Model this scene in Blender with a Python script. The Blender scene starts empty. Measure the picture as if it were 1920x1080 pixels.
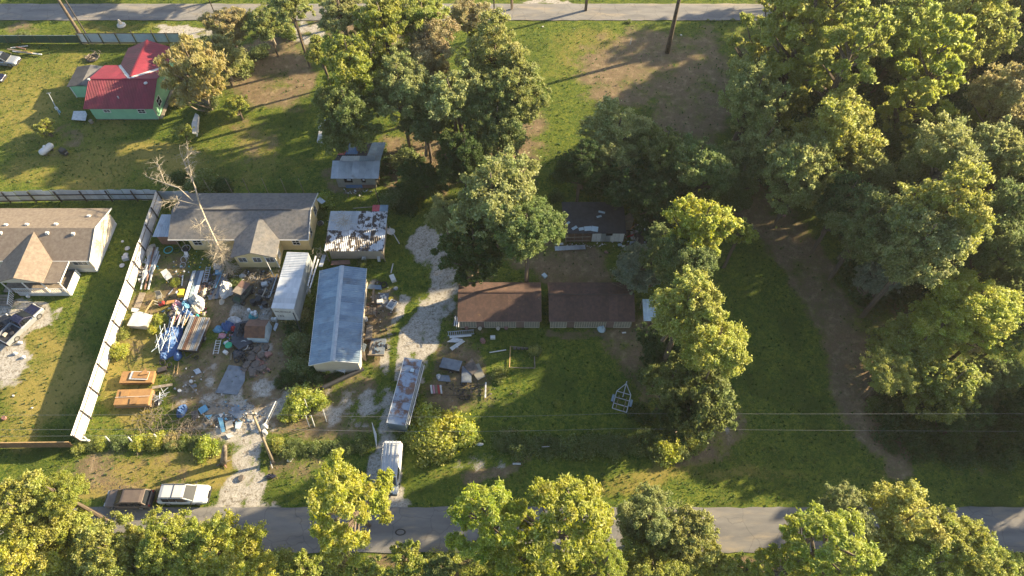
import bpy, math, random
import numpy as np
from mathutils import Vector, noise
R = math.radians
C = bpy.context.scene.collection
rnd = random.Random(7)
# ---------------------------------------------------------------- camera, sky, sun, exposure
CAM_H, FOC, TILT = 75.0, 1280.0, R(57)
cd = bpy.data.cameras.new('camera'); cam = bpy.data.objects.new('camera', cd); C.objects.link(cam)
cam.location = (0, 0, CAM_H); cam.rotation_euler = (R(33), 0, 0)
cd.lens = 24; cd.sensor_width = 36; cd.clip_start = 1; cd.clip_end = 2000
sc = bpy.context.scene; sc.camera = cam
SUN_EL, SUN_AZ = R(20.5), R(22)          # azimuth measured from +X towards +Y (away from the viewer)
w = bpy.data.worlds.new('World'); sc.world = w; w.use_nodes = True
nt = w.node_tree; bg = nt.nodes['Background']
sky = nt.nodes.new('ShaderNodeTexSky'); sky.sky_type = 'NISHITA'; sky.sun_disc = False
sky.sun_elevation = SUN_EL; sky.sun_rotation = math.pi/2 - SUN_AZ
sky.air_density = 1.0; sky.dust_density = 1.2
nt.links.new(sky.outputs[0], bg.inputs[0]); bg.inputs[1].default_value = 0.085
sd = bpy.data.lights.new('sun', 'SUN'); so = bpy.data.objects.new('sun', sd); C.objects.link(so)
sd.energy = 5.0; sd.angle = R(0.7); sd.color = (1.0, 0.81, 0.50)
dirv = Vector((math.cos(SUN_EL)*math.cos(SUN_AZ), math.cos(SUN_EL)*math.sin(SUN_AZ), math.sin(SUN_EL)))
so.rotation_euler = dirv.to_track_quat('Z', 'Y').to_euler(); so.location = (60, 40, 60)
sc.view_settings.view_transform = 'Standard'; sc.view_settings.look = 'None'
sc.view_settings.gamma = 1; sc.view_settings.use_curve_mapping = False
sc.view_settings.exposure = 1.92
# ---------------------------------------------------------------- helpers
CT, ST = math.cos(TILT), math.sin(TILT)
def P(px, py, z=0.0):
    "survey: the place on the level z that the drone photograph shows at a pixel"
    a = (px-960)/FOC; b = (540-py)/FOC
    s = (CAM_H-z)/(ST-b*CT)
    return Vector((a*s, (CT+b*ST)*s, z))
def depth_at(px, py, z=0.0):
    b = (540-py)/FOC
    return (CAM_H-z)/(ST-b*CT)
def proj(X, Y, Z=0.0):
    d = Y*CT + (CAM_H-Z)*ST
    return 960+FOC*X/d, 540-FOC*(Y*ST-(CAM_H-Z)*CT)/d

class MB:
    def __init__(s): s.v = []; s.f = []; s.m = []
    def add(s, vs, fs, mi=0):
        n = len(s.v); s.v += [tuple(v) for v in vs]
        s.f += [tuple(i+n for i in f) for f in fs]; s.m += [mi]*len(fs); return s
    def box(s, c, d, rz=0, rx=0, ry=0, mi=0, tx=1.0, ty=1.0):
        "centre, dims; tx, ty taper the top"
        from mathutils import Euler
        M = Euler((rx, ry, rz)).to_matrix(); c = Vector(c); vs = []
        for k in (-.5, .5):
            for i, j in ((-.5,-.5),(.5,-.5),(.5,.5),(-.5,.5)):
                a, b = (tx, ty) if k > 0 else (1, 1)
                vs.append(c + M @ Vector((i*d[0]*a, j*d[1]*b, k*d[2])))
        return s.add(vs, [(3,2,1,0),(4,5,6,7),(0,1,5,4),(1,2,6,5),(2,3,7,6),(3,0,4,7)], mi)
    def beam(s, a, b, w, h, mi=0):
        a = Vector(a); b = Vector(b); d = (b-a).normalized()
        up = Vector((0,0,1)) if abs(d.z) < .95 else Vector((1,0,0))
        r = d.cross(up).normalized(); u = r.cross(d)
        vs = [p + r*i*w/2 + u*j*h/2 for p in (a, b) for i, j in ((-1,-1),(1,-1),(1,1),(-1,1))]
        return s.add(vs, [(0,1,2,3),(7,6,5,4),(1,0,4,5),(2,1,5,6),(3,2,6,7),(0,3,7,4)], mi)
    def tube(s, path, r, n=6, mi=0, cap=True):
        path = [Vector(p) for p in path]; rs = r if isinstance(r, (list, tuple)) else [r]*len(path)
        vs = []; fs = []
        for i, p in enumerate(path):
            d = (path[min(i+1, len(path)-1)] - path[max(i-1, 0)]).normalized()
            up = Vector((0,0,1)) if abs(d.z) < .9 else Vector((1,0,0))
            a = d.cross(up).normalized(); b = a.cross(d)
            for k in range(n):
                t = 2*math.pi*k/n; vs.append(p + (a*math.cos(t)+b*math.sin(t))*rs[i])
        for i in range(len(path)-1):
            for k in range(n):
                fs.append((i*n+k, i*n+(k+1)%n, (i+1)*n+(k+1)%n, (i+1)*n+k))
        if cap: fs.append(tuple(range(n))[::-1]); fs.append(tuple((len(path)-1)*n+k for k in range(n)))
        return s.add(vs, fs, mi)
    def lathe(s, c, prof, n=14, mi=0, axis='z', M=None):
        vs = []; fs = []; c = Vector(c)
        for r, z in prof:
            for k in range(n):
                t = 2*math.pi*k/n; q = Vector((r*math.cos(t), r*math.sin(t), z))
                if axis == 'x': q = Vector((q.z, q.x, q.y))
                if axis == 'y': q = Vector((q.x, q.z, q.y))
                if M: q = M @ q
                vs.append(c+q)
        for i in range(len(prof)-1):
            for k in range(n): fs.append((i*n+k, i*n+(k+1)%n, (i+1)*n+(k+1)%n, (i+1)*n+k))
        fs.append(tuple(range(n))[::-1]); fs.append(tuple((len(prof)-1)*n+k for k in range(n)))
        return s.add(vs, fs, mi)
    def ring(s, c, R_, r, n=20, m=6, M=None, mi=0, sy=1.0):
        vs = []; fs = []; c = Vector(c)
        for i in range(n):
            t = 2*math.pi*i/n
            for k in range(m):
                u = 2*math.pi*k/m
                q = Vector(((R_+r*math.cos(u))*math.cos(t), (R_+r*math.cos(u))*math.sin(t)*sy, r*math.sin(u)))
                if M: q = M @ q
                vs.append(c+q)
        for i in range(n):
            for k in range(m): fs.append((i*m+k, ((i+1)%n)*m+k, ((i+1)%n)*m+(k+1)%m, i*m+(k+1)%m))
        return s.add(vs, fs, mi)
    def slab(s, ps, th, mi=0):
        "a plate: outline ps is its top face, th its thickness downwards along z"
        n = len(ps); ps = [Vector(p) for p in ps]; lo = [p-Vector((0,0,th)) for p in ps]
        fs = [tuple(range(n)), tuple(range(2*n-1, n-1, -1))] + [(i, n+i, n+(i+1)%n, (i+1)%n) for i in range(n)]
        return s.add(ps+lo, fs, mi)
    def corr(s, a, b, c, d, n, amp, mi=0, m=1, prof=None, sag=0.0, th=.012):
        "ribbed sheet a-b is the edge the ribs cross, ribs run from a-b to d-c"
        a, b, c, d = (Vector(q) for q in (a, b, c, d)); nr = (b-a).cross(d-a).normalized()
        prof = prof or (0, .0, 1, 1, 0, 0)
        vs = []; k = len(prof); cols = n*k+1
        for j in range(m+1):
            t = j/m
            for i in range(cols):
                u = i/(cols-1); p = a.lerp(b, u).lerp(d.lerp(c, u), t)
                vs.append(p + nr*(amp*prof[i % k]) - Vector((0,0,sag*math.sin(math.pi*t))))
        q = len(vs); vs += [v - nr*th for v in vs]
        fs = []
        for j in range(m):
            for i in range(cols-1):
                p = j*cols+i; fs.append((p, p+1, p+cols+1, p+cols)); fs.append((q+p+cols, q+p+cols+1, q+p+1, q+p))
        return s.add(vs, fs, mi)
    def build(s, name, mats, parent=None, loc=None, smooth=False, rot=None):
        me = bpy.data.meshes.new(name); me.from_pydata(s.v, [], s.f)
        mats = mats if isinstance(mats, (list, tuple)) else [mats]
        for m_ in mats: me.materials.append(m_)
        if len(mats) > 1: me.polygons.foreach_set('material_index', s.m)
        if smooth: me.polygons.foreach_set('use_smooth', [True]*len(me.polygons))
        me.update()
        o = bpy.data.objects.new(name, me); C.objects.link(o)
        if parent: o.parent = parent
        if loc is not None: o.location = loc
        if rot is not None: o.rotation_euler = rot
        return o
def tag(o, label=None, cat=None, group=None, kind=None):
    if label: o['label'] = label
    if cat: o['category'] = cat
    if group: o['group'] = group
    if kind: o['kind'] = kind
    return o
def thing(name, label, cat, loc=(0,0,0), rz=0, group=None, scale=None):
    o = bpy.data.objects.new(name, None); C.objects.link(o); o.empty_display_size = .3
    o.location = loc; o.rotation_euler = (0,0,rz)
    if scale: o.scale = scale
    return tag(o, label, cat, group)
def solo(mb, name, mats, label, cat, loc, rz=0, group=None, smooth=False, kind=None):
    o = mb.build(name, mats, None, loc, smooth); o.rotation_euler = (0,0,rz)
    return tag(o, label, cat, group, kind)

# ---------------------------------------------------------------- materials
def mat(name, c1, c2=None, sc_=1.0, rough=.8, metal=0.0, bump=0.0, bsc=None, c3=None, t3=(.62,.7), s3=.6, lo=.38, hi=.62, det=6, spec=None, stretch=None):
    m = bpy.data.materials.new(name); m.use_nodes = True; n = m.node_tree.nodes; l = m.node_tree.links
    b = n['Principled BSDF']; b.inputs['Roughness'].default_value = rough; b.inputs['Metallic'].default_value = metal
    if spec is not None: b.inputs['Specular IOR Level'].default_value = spec
    tc = n.new('ShaderNodeTexCoord'); vec = tc.outputs['Object']
    oi = n.new('ShaderNodeObjectInfo')
    ad = n.new('ShaderNodeVectorMath'); ad.operation = 'ADD'; l.new(vec, ad.inputs[0])
    sv = n.new('ShaderNodeVectorMath'); sv.operation = 'SCALE'; sv.inputs[0].default_value = (37, 19, 53); l.new(oi.outputs['Random'], sv.inputs['Scale'])
    l.new(sv.outputs[0], ad.inputs[1]); vec = ad.outputs[0]
    if stretch:
        mp = n.new('ShaderNodeMapping'); mp.inputs['Scale'].default_value = stretch; l.new(vec, mp.inputs[0]); vec = mp.outputs[0]
    if c2 is None: c2 = tuple(x*.78 for x in c1)
    no = n.new('ShaderNodeTexNoise'); no.inputs['Scale'].default_value = sc_; no.inputs['Detail'].default_value = det; no.inputs['Roughness'].default_value = .62
    l.new(vec, no.inputs['Vector'])
    mr = n.new('ShaderNodeMapRange'); mr.inputs[1].default_value = lo; mr.inputs[2].default_value = hi; l.new(no.outputs[0], mr.inputs[0])
    mx = n.new('ShaderNodeMix'); mx.data_type = 'RGBA'; l.new(mr.outputs[0], mx.inputs[0])
    mx.inputs[6].default_value = (*c1, 1); mx.inputs[7].default_value = (*c2, 1); out = mx.outputs[2]
    if c3:
        n3 = n.new('ShaderNodeTexNoise'); n3.inputs['Scale'].default_value = s3; n3.inputs['Detail'].default_value = 8; n3.inputs['Roughness'].default_value = .7; l.new(vec, n3.inputs['Vector'])
        m3 = n.new('ShaderNodeMapRange'); m3.inputs[1].default_value = t3[0]; m3.inputs[2].default_value = t3[1]; l.new(n3.outputs[1 if False else 0], m3.inputs[0])
        x3 = n.new('ShaderNodeMix'); x3.data_type = 'RGBA'; l.new(m3.outputs[0], x3.inputs[0]); l.new(out, x3.inputs[6]); x3.inputs[7].default_value = (*c3, 1); out = x3.outputs[2]
    # every piece its own slight tone
    hv = n.new('ShaderNodeHueSaturation'); mv = n.new('ShaderNodeMapRange'); mv.inputs[3].default_value = .86; mv.inputs[4].default_value = 1.12
    l.new(oi.outputs['Random'], mv.inputs[0]); l.new(mv.outputs[0], hv.inputs['Value']); l.new(out, hv.inputs['Color'])
    l.new(hv.outputs[0], b.inputs['Base Color'])
    if bump:
        bn = n.new('ShaderNodeTexNoise'); bn.inputs['Scale'].default_value = bsc or sc_*4; bn.inputs['Detail'].default_value = 5; l.new(vec, bn.inputs['Vector'])
        bp = n.new('ShaderNodeBump'); bp.inputs['Distance'].default_value = bump; bp.inputs['Strength'].default_value = .8; l.new(bn.outputs[0], bp.inputs['Height']); l.new(bp.outputs[0], b.inputs['Normal'])
    return m
def leafmat(name, trans=.4, var=.35):
    m = bpy.data.materials.new(name); m.use_nodes = True; n = m.node_tree.nodes; l = m.node_tree.links; n.clear()
    out = n.new('ShaderNodeOutputMaterial'); oi = n.new('ShaderNodeObjectInfo'); ge = n.new('ShaderNodeNewGeometry')
    tc = n.new('ShaderNodeTexCoord'); no = n.new('ShaderNodeTexNoise'); no.inputs['Scale'].default_value = 2.6; no.inputs['Detail'].default_value = 2; l.new(tc.outputs['Object'], no.inputs['Vector'])
    hs = n.new('ShaderNodeHueSaturation'); l.new(oi.outputs['Color'], hs.inputs['Color'])
    a = n.new('ShaderNodeMapRange'); a.inputs[3].default_value = 1-var; a.inputs[4].default_value = 1+var; l.new(ge.outputs['Random Per Island'], a.inputs[0]); l.new(a.outputs[0], hs.inputs['Value'])
    h = n.new('ShaderNodeMapRange'); h.inputs[1].default_value = .3; h.inputs[2].default_value = .7; h.inputs[3].default_value = .488; h.inputs[4].default_value = .53; l.new(no.outputs[0], h.inputs[0]); l.new(h.outputs[0], hs.inputs['Hue'])
    s_ = n.new('ShaderNodeMapRange'); s_.inputs[3].default_value = 1.1; s_.inputs[4].default_value = .7; l.new(ge.outputs['Random Per Island'], s_.inputs[0]); l.new(s_.outputs[0], hs.inputs['Saturation'])
    d = n.new('ShaderNodeBsdfPrincipled'); d.inputs['Roughness'].default_value = .55; d.inputs['Specular IOR Level'].default_value = .25; l.new(hs.outputs[0], d.inputs['Base Color'])
    t = n.new('ShaderNodeBsdfTranslucent'); g = n.new('ShaderNodeGamma'); g.inputs[1].default_value = .82; l.new(hs.outputs[0], g.inputs[0]); l.new(g.outputs[0], t.inputs[0])
    mx = n.new('ShaderNodeMixShader'); mx.inputs[0].default_value = trans; l.new(d.outputs[0], mx.inputs[1]); l.new(t.outputs[0], mx.inputs[2]); l.new(mx.outputs[0], out.inputs[0])
    return m
M = dict(
 leaf=leafmat('leaves', .52), needle=leafmat('pine_needles', .54, .3), feather=leafmat('feathery_leaves', .52, .3),
 bark=mat('bark', (.15,.115,.085), (.08,.06,.045), 3, .95, bump=.05), dead=mat('bleached_wood', (.40,.35,.27), (.26,.22,.17), 4, .9),
 limb=mat('grey_limb_bark', (.24,.20,.155), (.13,.10,.08), 3, .95),
 asphalt=mat('asphalt', (.21,.20,.19), (.145,.14,.14), .5, .95, bump=.015, bsc=18, c3=(.27,.23,.18), s3=.45, t3=(.52,.68), stretch=(.35,1.6,1)),
 concrete=mat('concrete', (.42,.38,.33), (.30,.27,.23), .8, .95, bump=.01, bsc=9, c3=(.2,.17,.13), t3=(.6,.75)),
 gravel=mat('gravel', (.40,.37,.33), (.24,.22,.2), 2.2, .95, bump=.04, bsc=11),
 shingle_grey=mat('grey_shingles', (.15,.145,.145), (.10,.098,.10), 2.5, .95, bump=.012, bsc=9, c3=(.19,.165,.14), s3=.5, t3=(.5,.75)),
 shingle_tan=mat('tan_shingles', (.22,.18,.14), (.16,.125,.10), 2.5, .95, bump=.012, bsc=9, c3=(.17,.13,.10), s3=.4, t3=(.52,.72)),
 shingle_brown=mat('rust_brown_roofing', (.105,.06,.048), (.065,.04,.034), 2.2, .95, bump=.015, bsc=8, c3=(.17,.10,.06), s3=1.1, t3=(.58,.72)),
 yellow=mat('cream_siding', (.62,.50,.27), (.55,.44,.23), .6, .8), beige=mat('beige_wall', (.52,.45,.36), (.46,.40,.32), .7, .8),
 white=mat('white_paint', (.62,.61,.59), (.52,.51,.49), 1.2, .6), green=mat('mint_green_siding', (.22,.46,.28), (.19,.40,.25), .8, .75),
 redroof=mat('red_metal_roofing', (.21,.022,.04), (.16,.018,.033), .7, .5, metal=.1),
 galv=mat('galvanised_sheet', (.46,.50,.54), (.36,.40,.45), .9, .42, metal=.55, c3=(.22,.19,.17), s3=.45, t3=(.60,.78)),
 galvblue=mat('weathered_blue_grey_roofing', (.24,.32,.39), (.15,.21,.28), .5, .45, metal=.45, c3=(.13,.12,.12), s3=.35, t3=(.52,.8)),
 fencew=mat('pale_fence_sheet', (.60,.60,.61), (.46,.47,.49), .5, .5, metal=.1, c3=(.30,.25,.20), s3=.7, t3=(.58,.72)),
 fenceb=mat('shade_tinted_fence_sheet', (.46,.52,.58), (.36,.41,.47), .6, .55, metal=.15, c3=(.10,.09,.08), s3=1.3, t3=(.66,.7)),  # blue grey of the back fence's shaded face is put into the colour
 rust=mat('rusty_metal', (.17,.085,.05), (.09,.05,.035), 2, .85, metal=.2), steel=mat('dark_steel', (.05,.05,.055), (.09,.07,.06), 2, .6, metal=.4),
 burnt=mat('rust_eaten_sheet', (.58,.59,.61), (.40,.41,.44), .9, .5, metal=.15, c3=(.045,.032,.026), s3=.75, t3=(.48,.52)),
 rustroof=mat('peeling_trailer_roof', (.25,.31,.40), (.17,.22,.30), .8, .6, metal=.15, c3=(.15,.085,.06), s3=.8, t3=(.47,.57)),
 trailerroof=mat('pale_trailer_roof', (.52,.54,.57), (.40,.43,.47), .8, .5, metal=.2, c3=(.20,.18,.19), s3=.7, t3=(.58,.72), stretch=(1.6,.22,1)),
 darkroof=mat('dark_tar_roofing', (.055,.055,.062), (.035,.035,.04), 1.5, .85, c3=(.25,.27,.31), s3=.5, t3=(.66,.72)),
 wood=mat('weathered_wood', (.27,.22,.17), (.17,.14,.11), 3, .9, stretch=(1,1,1)), woodtan=mat('fresh_lumber', (.50,.33,.15), (.38,.25,.12), 3, .85),
 woodred=mat('reddish_boards', (.20,.11,.08), (.13,.08,.06), 2, .9), cardboard=mat('orange_tan_sheathing', (.36,.20,.075), (.28,.15,.06), 1.6, .75, c3=(.30,.17,.08), s3=1.2, t3=(.6,.75)),
 plank_brown=mat('brown_fence_wood', (.27,.15,.07), (.17,.10,.05), 2.2, .9),
 glass=mat('dark_glass', (.010,.013,.018), (.014,.018,.024), 1, .2, spec=.35), shade=mat('window_shade', (.35,.36,.38), None, 1, .5),
 tyre=mat('tyre_rubber', (.02,.02,.022), (.035,.033,.03), 4, .85), rim=mat('wheel_rim', (.5,.5,.52), None, 4, .35, metal=.8),
 bluetarp=mat('blue_tarpaulin', (.025,.075,.22), (.06,.12,.27), 2.2, .5), skyblue=mat('light_blue_sheet', (.12,.32,.48), (.12,.26,.38), 2, .55),
 whitetarp=mat('white_tarpaulin', (.60,.60,.60), (.44,.44,.45), 2.5, .6), blacktarp=mat('black_tarpaulin', (.022,.026,.036), (.05,.055,.07), 1.5, .55),
 greytarp=mat('grey_mat', (.20,.23,.27), (.13,.155,.19), 1.3, .85, bump=.03, bsc=5, c3=(.24,.2,.17), s3=1.4, t3=(.58,.7)),
 pipe=mat('grey_pipe', (.50,.53,.57), (.36,.38,.42), 2, .5, metal=.3), silver=mat('silver_car_paint', (.33,.35,.38), (.30,.32,.35), .6, .35, metal=.4, spec=.6),
 vanwhite=mat('white_car_paint', (.54,.56,.59), (.48,.50,.53), .6, .3, spec=.6), carblack=mat('black_car_paint', (.018,.019,.024), None, 1, .25, spec=.7),
 brownpaint=mat('dusty_brown_car_paint', (.16,.125,.105), (.13,.10,.088), 1.5, .55, metal=.1), navy=mat('navy_car_paint', (.02,.022,.055), None, 1, .25, metal=.3, spec=.7),
 plastic_dark=mat('dark_plastic', (.03,.03,.034), None, 2, .6), yellowp=mat('yellow_plastic', (.65,.48,.05), None, 2, .5), redp=mat('red_paint', (.35,.03,.03), None, 2, .5),
 greenp=mat('green_plastic', (.02,.28,.14), None, 2, .5), teal=mat('teal_plastic', (.05,.38,.42), None, 2, .5), pink=mat('pink_cloth', (.55,.22,.28), (.4,.3,.36), 5, .8),
 orangeb=mat('orange_brown_board', (.50,.25,.09), None, 2, .8), rock=mat('broken_concrete', (.15,.125,.11), (.08,.07,.066), 2.5, .95, bump=.03),
 redrock=mat('reddish_stone', (.26,.14,.12), None, 2.5, .9), khaki=mat('khaki_panel', (.27,.255,.215), (.21,.20,.17), 1.2, .8), mauve=mat('brown_mauve_panel', (.20,.135,.12), None, 1.2, .85),
 lamp_red=mat('tail_light_red', (.4,.02,.02), None, 1, .3), lamp_clear=mat('headlight_glass', (.7,.72,.75), None, 1, .15, spec=.8), pole=mat('pole_wood', (.27,.22,.15), (.19,.155,.11), 3, .9),
 wire=mat('wire', (.22,.22,.22), None, 1, .6), litter=mat('dead_leaves', (.26,.165,.085), (.14,.09,.05), 3, .9), lettering=mat('dark_lettering', (.04,.04,.045), None, 1, .7),
 blueroof=mat('faded_blue_sheet', (.05,.15,.32), (.10,.16,.25), 1.2, .6, c3=(.16,.14,.14), s3=.6, t3=(.55,.65)), redsheet=mat('faded_red_sheet', (.50,.08,.10), None, 2, .6),
 lightblue=mat('pale_blue_sheet', (.45,.55,.62), (.35,.45,.52), 1.5, .55), olive_metal=mat('olive_painted_metal', (.05,.06,.05), None, 2, .6), screen=mat('green_fence_screen', (.02,.05,.03), (.03,.07,.04), 3, .9),
 soil=mat('dug_soil', (.10,.07,.05), (.07,.05,.035), 3, .95), brick=mat('red_brown_paving', (.24,.12,.10), (.17,.09,.08), 3, .9),
)

def cracks(m):
    n = m.node_tree.nodes; l = m.node_tree.links; b = n['Principled BSDF']; src = b.inputs['Base Color'].links[0].from_socket
    tc = n.new('ShaderNodeTexCoord'); nz = n.new('ShaderNodeTexNoise'); nz.inputs['Scale'].default_value = .8; l.new(tc.outputs['Object'], nz.inputs['Vector'])
    mxv = n.new('ShaderNodeMix'); mxv.data_type = 'RGBA'; mxv.inputs[0].default_value = .6; l.new(tc.outputs['Object'], mxv.inputs[6]); sc2 = n.new('ShaderNodeVectorMath'); sc2.operation = 'ADD'; l.new(tc.outputs['Object'], sc2.inputs[0]); l.new(nz.outputs[1], sc2.inputs[1])
    v = n.new('ShaderNodeTexVoronoi'); v.feature = 'DISTANCE_TO_EDGE'; v.inputs['Scale'].default_value = .3; l.new(sc2.outputs[0], v.inputs['Vector'])
    r_ = n.new('ShaderNodeMapRange'); r_.inputs[1].default_value = .004; r_.inputs[2].default_value = .018; r_.inputs[3].default_value = .74; r_.inputs[4].default_value = 1; l.new(v.outputs[0], r_.inputs[0])
    h = n.new('ShaderNodeHueSaturation'); l.new(src, h.inputs['Color']); l.new(r_.outputs[0], h.inputs['Value']); l.new(h.outputs[0], b.inputs['Base Color'])
cracks(M['asphalt'])
# ---------------------------------------------------------------- ground
def vnoise(x, y, sc_, seed=0):
    "value noise, numpy"
    r = np.random.RandomState(seed); T = r.rand(256, 256)
    u = x/sc_ + 1000.3; v = y/sc_ + 1000.7; i = np.floor(u).astype(int); j = np.floor(v).astype(int); fu = u-i; fv = v-j
    fu = fu*fu*(3-2*fu); fv = fv*fv*(3-2*fv)
    g = lambda a, b: T[a % 256, b % 256]
    return (g(i,j)*(1-fu)+g(i+1,j)*fu)*(1-fv) + (g(i,j+1)*(1-fu)+g(i+1,j+1)*fu)*fv
def fbm(x, y, sc_, seed=0): return .5*vnoise(x,y,sc_,seed)+.27*vnoise(x,y,sc_/2.1,seed+1)+.15*vnoise(x,y,sc_/4.3,seed+2)+.08*vnoise(x,y,sc_/9,seed+3)
# patches surveyed from the photograph: ('e', px, py, rx, ry, angle, strength) ellipses, ('s', [(px,py,width)...], strength) strips
DIRT = [('e',1205,130,125,75,-8,1),('e',1300,180,80,130,10,.9),('e',1190,215,70,45,0,.25),('e',515,140,85,75,0,.95),('e',480,250,50,60,0,.35),('e',1130,110,60,40,0,.5),
 ('e',790,300,85,75,0,.95),('e',960,260,70,90,0,.9),('e',1075,500,75,48,0,1),('e',1000,470,60,40,0,.9),
 ('s',[(1400,330,90),(1440,400,90),(1500,470,90),(1545,560,80),(1590,640,90),(1600,710,90),(1640,790,90),(1690,870,60)],1),
 ('e',1330,815,75,45,-20,.8),('s',[(870,890,30),(1000,860,16)],.7),('e',880,740,90,45,0,.75),('e',850,690,50,60,0,.7),('e',870,560,60,90,0,.7),
 ('e',430,730,130,95,0,1.05),('e',500,690,75,85,0,1.1),('e',450,560,120,70,0,.8),('e',580,780,90,50,0,.8),('e',470,590,60,40,0,.9),('e',420,540,100,50,0,.6),('e',380,760,70,60,0,.75),('e',340,700,55,50,0,.5),('e',590,790,120,40,0,.6),('e',640,730,80,40,0,.85),
 ('e',700,600,50,90,0,.85),('e',665,340,60,25,0,.7),('e',250,870,130,30,-4,.6),('e',330,905,120,30,0,.55),('e',400,860,45,30,0,.6),('e',170,900,90,40,0,.5),
 ('e',1200,640,60,60,0,.7),('e',1220,690,40,70,0,.6),('s',[(1030,625,14),(1190,628,22)],.8),('e',120,265,60,30,0,.3),('e',255,150,40,60,0,.2),('e',40,50,40,10,0,.5),
 ('e',950,1075,1200,32,0,.9),('e',1760,470,160,200,0,.75),('e',1850,250,160,200,0,.8),('e',1560,90,180,110,0,.8),('e',1650,180,150,150,0,.8),('e',1800,780,200,100,0,.45),('e',560,75,50,20,0,.8),('e',660,60,120,60,0,.8),('e',540,870,60,40,0,.3),('e',430,830,40,60,0,.6),('e',300,700,40,30,0,.4),('e',300,530,60,70,0,.55),('e',255,660,20,40,0,.3)]
DRY = [('e',70,700,110,90,0,.95),('e',30,800,60,50,0,.7),('e',130,600,60,50,0,.35),('e',100,200,160,130,0,.62),('e',150,320,180,40,0,.7),('e',450,290,80,70,0,.6),('e',240,300,190,40,0,.75),('e',1110,90,90,40,0,.6),('e',1060,110,60,50,0,.25),('e',240,920,150,22,-3,1),('e',310,875,110,28,-8,.85),('e',395,880,50,40,0,.9),
 ('e',240,720,60,100,0,.9),('e',280,620,60,80,0,.8),('e',1300,850,110,30,-22,.6),('e',1180,905,90,25,-15,.8),('e',300,55,160,14,0,.7),('e',430,280,80,60,0,.35),('e',250,60,200,15,0,.3),('e',410,300,20,20,0,.6),('e',560,310,40,25,0,.5),('e',905,885,120,20,0,.5),('e',1500,890,300,14,0,.4),('e',1000,862,260,8,0,.3),('e',1370,720,60,120,0,.1),('e',100,60,140,16,0,.35),
 ('e',180,770,30,70,0,.5),('e',200,560,20,60,0,.2),('e',470,900,30,40,0,.4),('e',1550,200,200,200,0,.3),('e',1350,60,80,15,0,.4),('e',130,640,50,30,0,.3)]
GRAV = [('e',430,775,80,60,0,.45),('e',505,705,50,70,0,.36),('e',370,725,65,50,0,.34),('e',640,760,70,40,0,.3),('e',470,600,40,40,0,.3),('s',[(448,985,125),(452,930,84),(466,880,62),(464,830,58),(450,790,80),(440,750,60)],.95),('e',455,955,75,25,0,.9),('s',[(800,455,50),(832,500,62),(832,545,56),(806,590,56),(786,640,60),(770,700,44)],.95),('s',[(758,560,22),(738,600,18),(730,650,18),(722,700,18)],.7),
 ('e',690,760,55,24,-20,.55),('e',735,800,26,40,0,.8),('e',733,880,28,80,0,.75),('e',733,945,45,16,0,.8),('e',10,665,50,52,0,1.2),('e',35,590,70,26,0,1),('s',[(0,600,50),(20,640,60)],1),('e',-5,985,45,28,0,1.2),('s',[(700,520,30),(720,560,30)],.35),
 ('e',575,62,34,22,0,.8),('e',360,55,60,12,0,.8),('e',1030,3,55,7,0,.9),('e',1560,3,60,7,0,.6),('e',410,770,60,35,0,.35),('e',880,860,60,14,0,.1),('e',1340,805,26,20,0,.45),('e',170,1060,50,26,0,.9),('e',320,1062,30,16,0,.8)]
def field(shapes, U, V):
    out = np.zeros_like(U)
    for s_ in shapes:
        if s_[0] == 'e':
            _, cx, cy, rx, ry, an, st = s_; a = R(-an); dx = U-cx; dy = V-cy
            d = np.sqrt(((dx*math.cos(a)-dy*math.sin(a))/rx)**2 + ((dx*math.sin(a)+dy*math.cos(a))/ry)**2)
            val = st*np.clip((1.18-d)/.42, 0, 1)
        else:
            pts = s_[1]; st = s_[2]; val = np.zeros_like(U)
            for (x0,y0,w0),(x1,y1,w1) in zip(pts[:-1], pts[1:]):
                t = np.clip(((U-x0)*(x1-x0)+(V-y0)*(y1-y0))/((x1-x0)**2+(y1-y0)**2), 0, 1)
                d = np.hypot(U-x0-t*(x1-x0), V-y0-t*(y1-y0))/((w0+t*(w1-w0))/2)
                val = np.maximum(val, st*np.clip((1.2-d)/.4, 0, 1))
        out = np.maximum(out, val)
    return out
def masks(X, Y):
    d = Y*CT + CAM_H*ST; wx = (fbm(X,Y,4,3)-.5)*2.6; wy = (fbm(X,Y,4,9)-.5)*2.6
    U = 960+FOC*(X+wx)/d; V = 540-FOC*((Y+wy)*ST-CAM_H*CT)/d
    n1 = fbm(X,Y,3.0,20); n2 = fbm(X,Y,1.2,30)
    fd = field(DIRT,U,V); di = np.clip(fd*.78 + (n1-.5)*1.1 + (n2-.5)*.8, 0, 1)*(fd > .02)
    dr = np.clip(field(DRY,U,V)*.8 + (fbm(X,Y,6,40)-.55)*.7 + (n2-.5)*.4, 0, 1)
    gr = field(GRAV,U,V); gr = np.clip(gr + ((n2-.5)*2.2+(n1-.5)*1.2)*(gr > .03)*(gr < 1.1), 0, 1)
    return di, dr, gr
x0, x1, y0, y1, st_ = -112, 112, 4, 126, .4
gx = np.arange(x0, x1+.01, st_); gy = np.arange(y0, y1+.01, st_)
GX, GY = np.meshgrid(gx, gy); di, dr, gr = masks(GX, GY)
GZ = -.12*fbm(GX,GY,7,50) - .03*vnoise(GX,GY,.8,51)
nx, ny = len(gx), len(gy)
idx = np.arange(nx*ny).reshape(ny, nx)
quads = np.stack([idx[:-1,:-1], idx[:-1,1:], idx[1:,1:], idx[1:,:-1]], -1).reshape(-1, 4)
co = np.stack([GX, GY, GZ], -1).reshape(-1, 3)
far = [(-1500,-1500,-.15),(1500,-1500,-.15),(1500,1500,-.15),(-1500,1500,-.15)]
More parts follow.
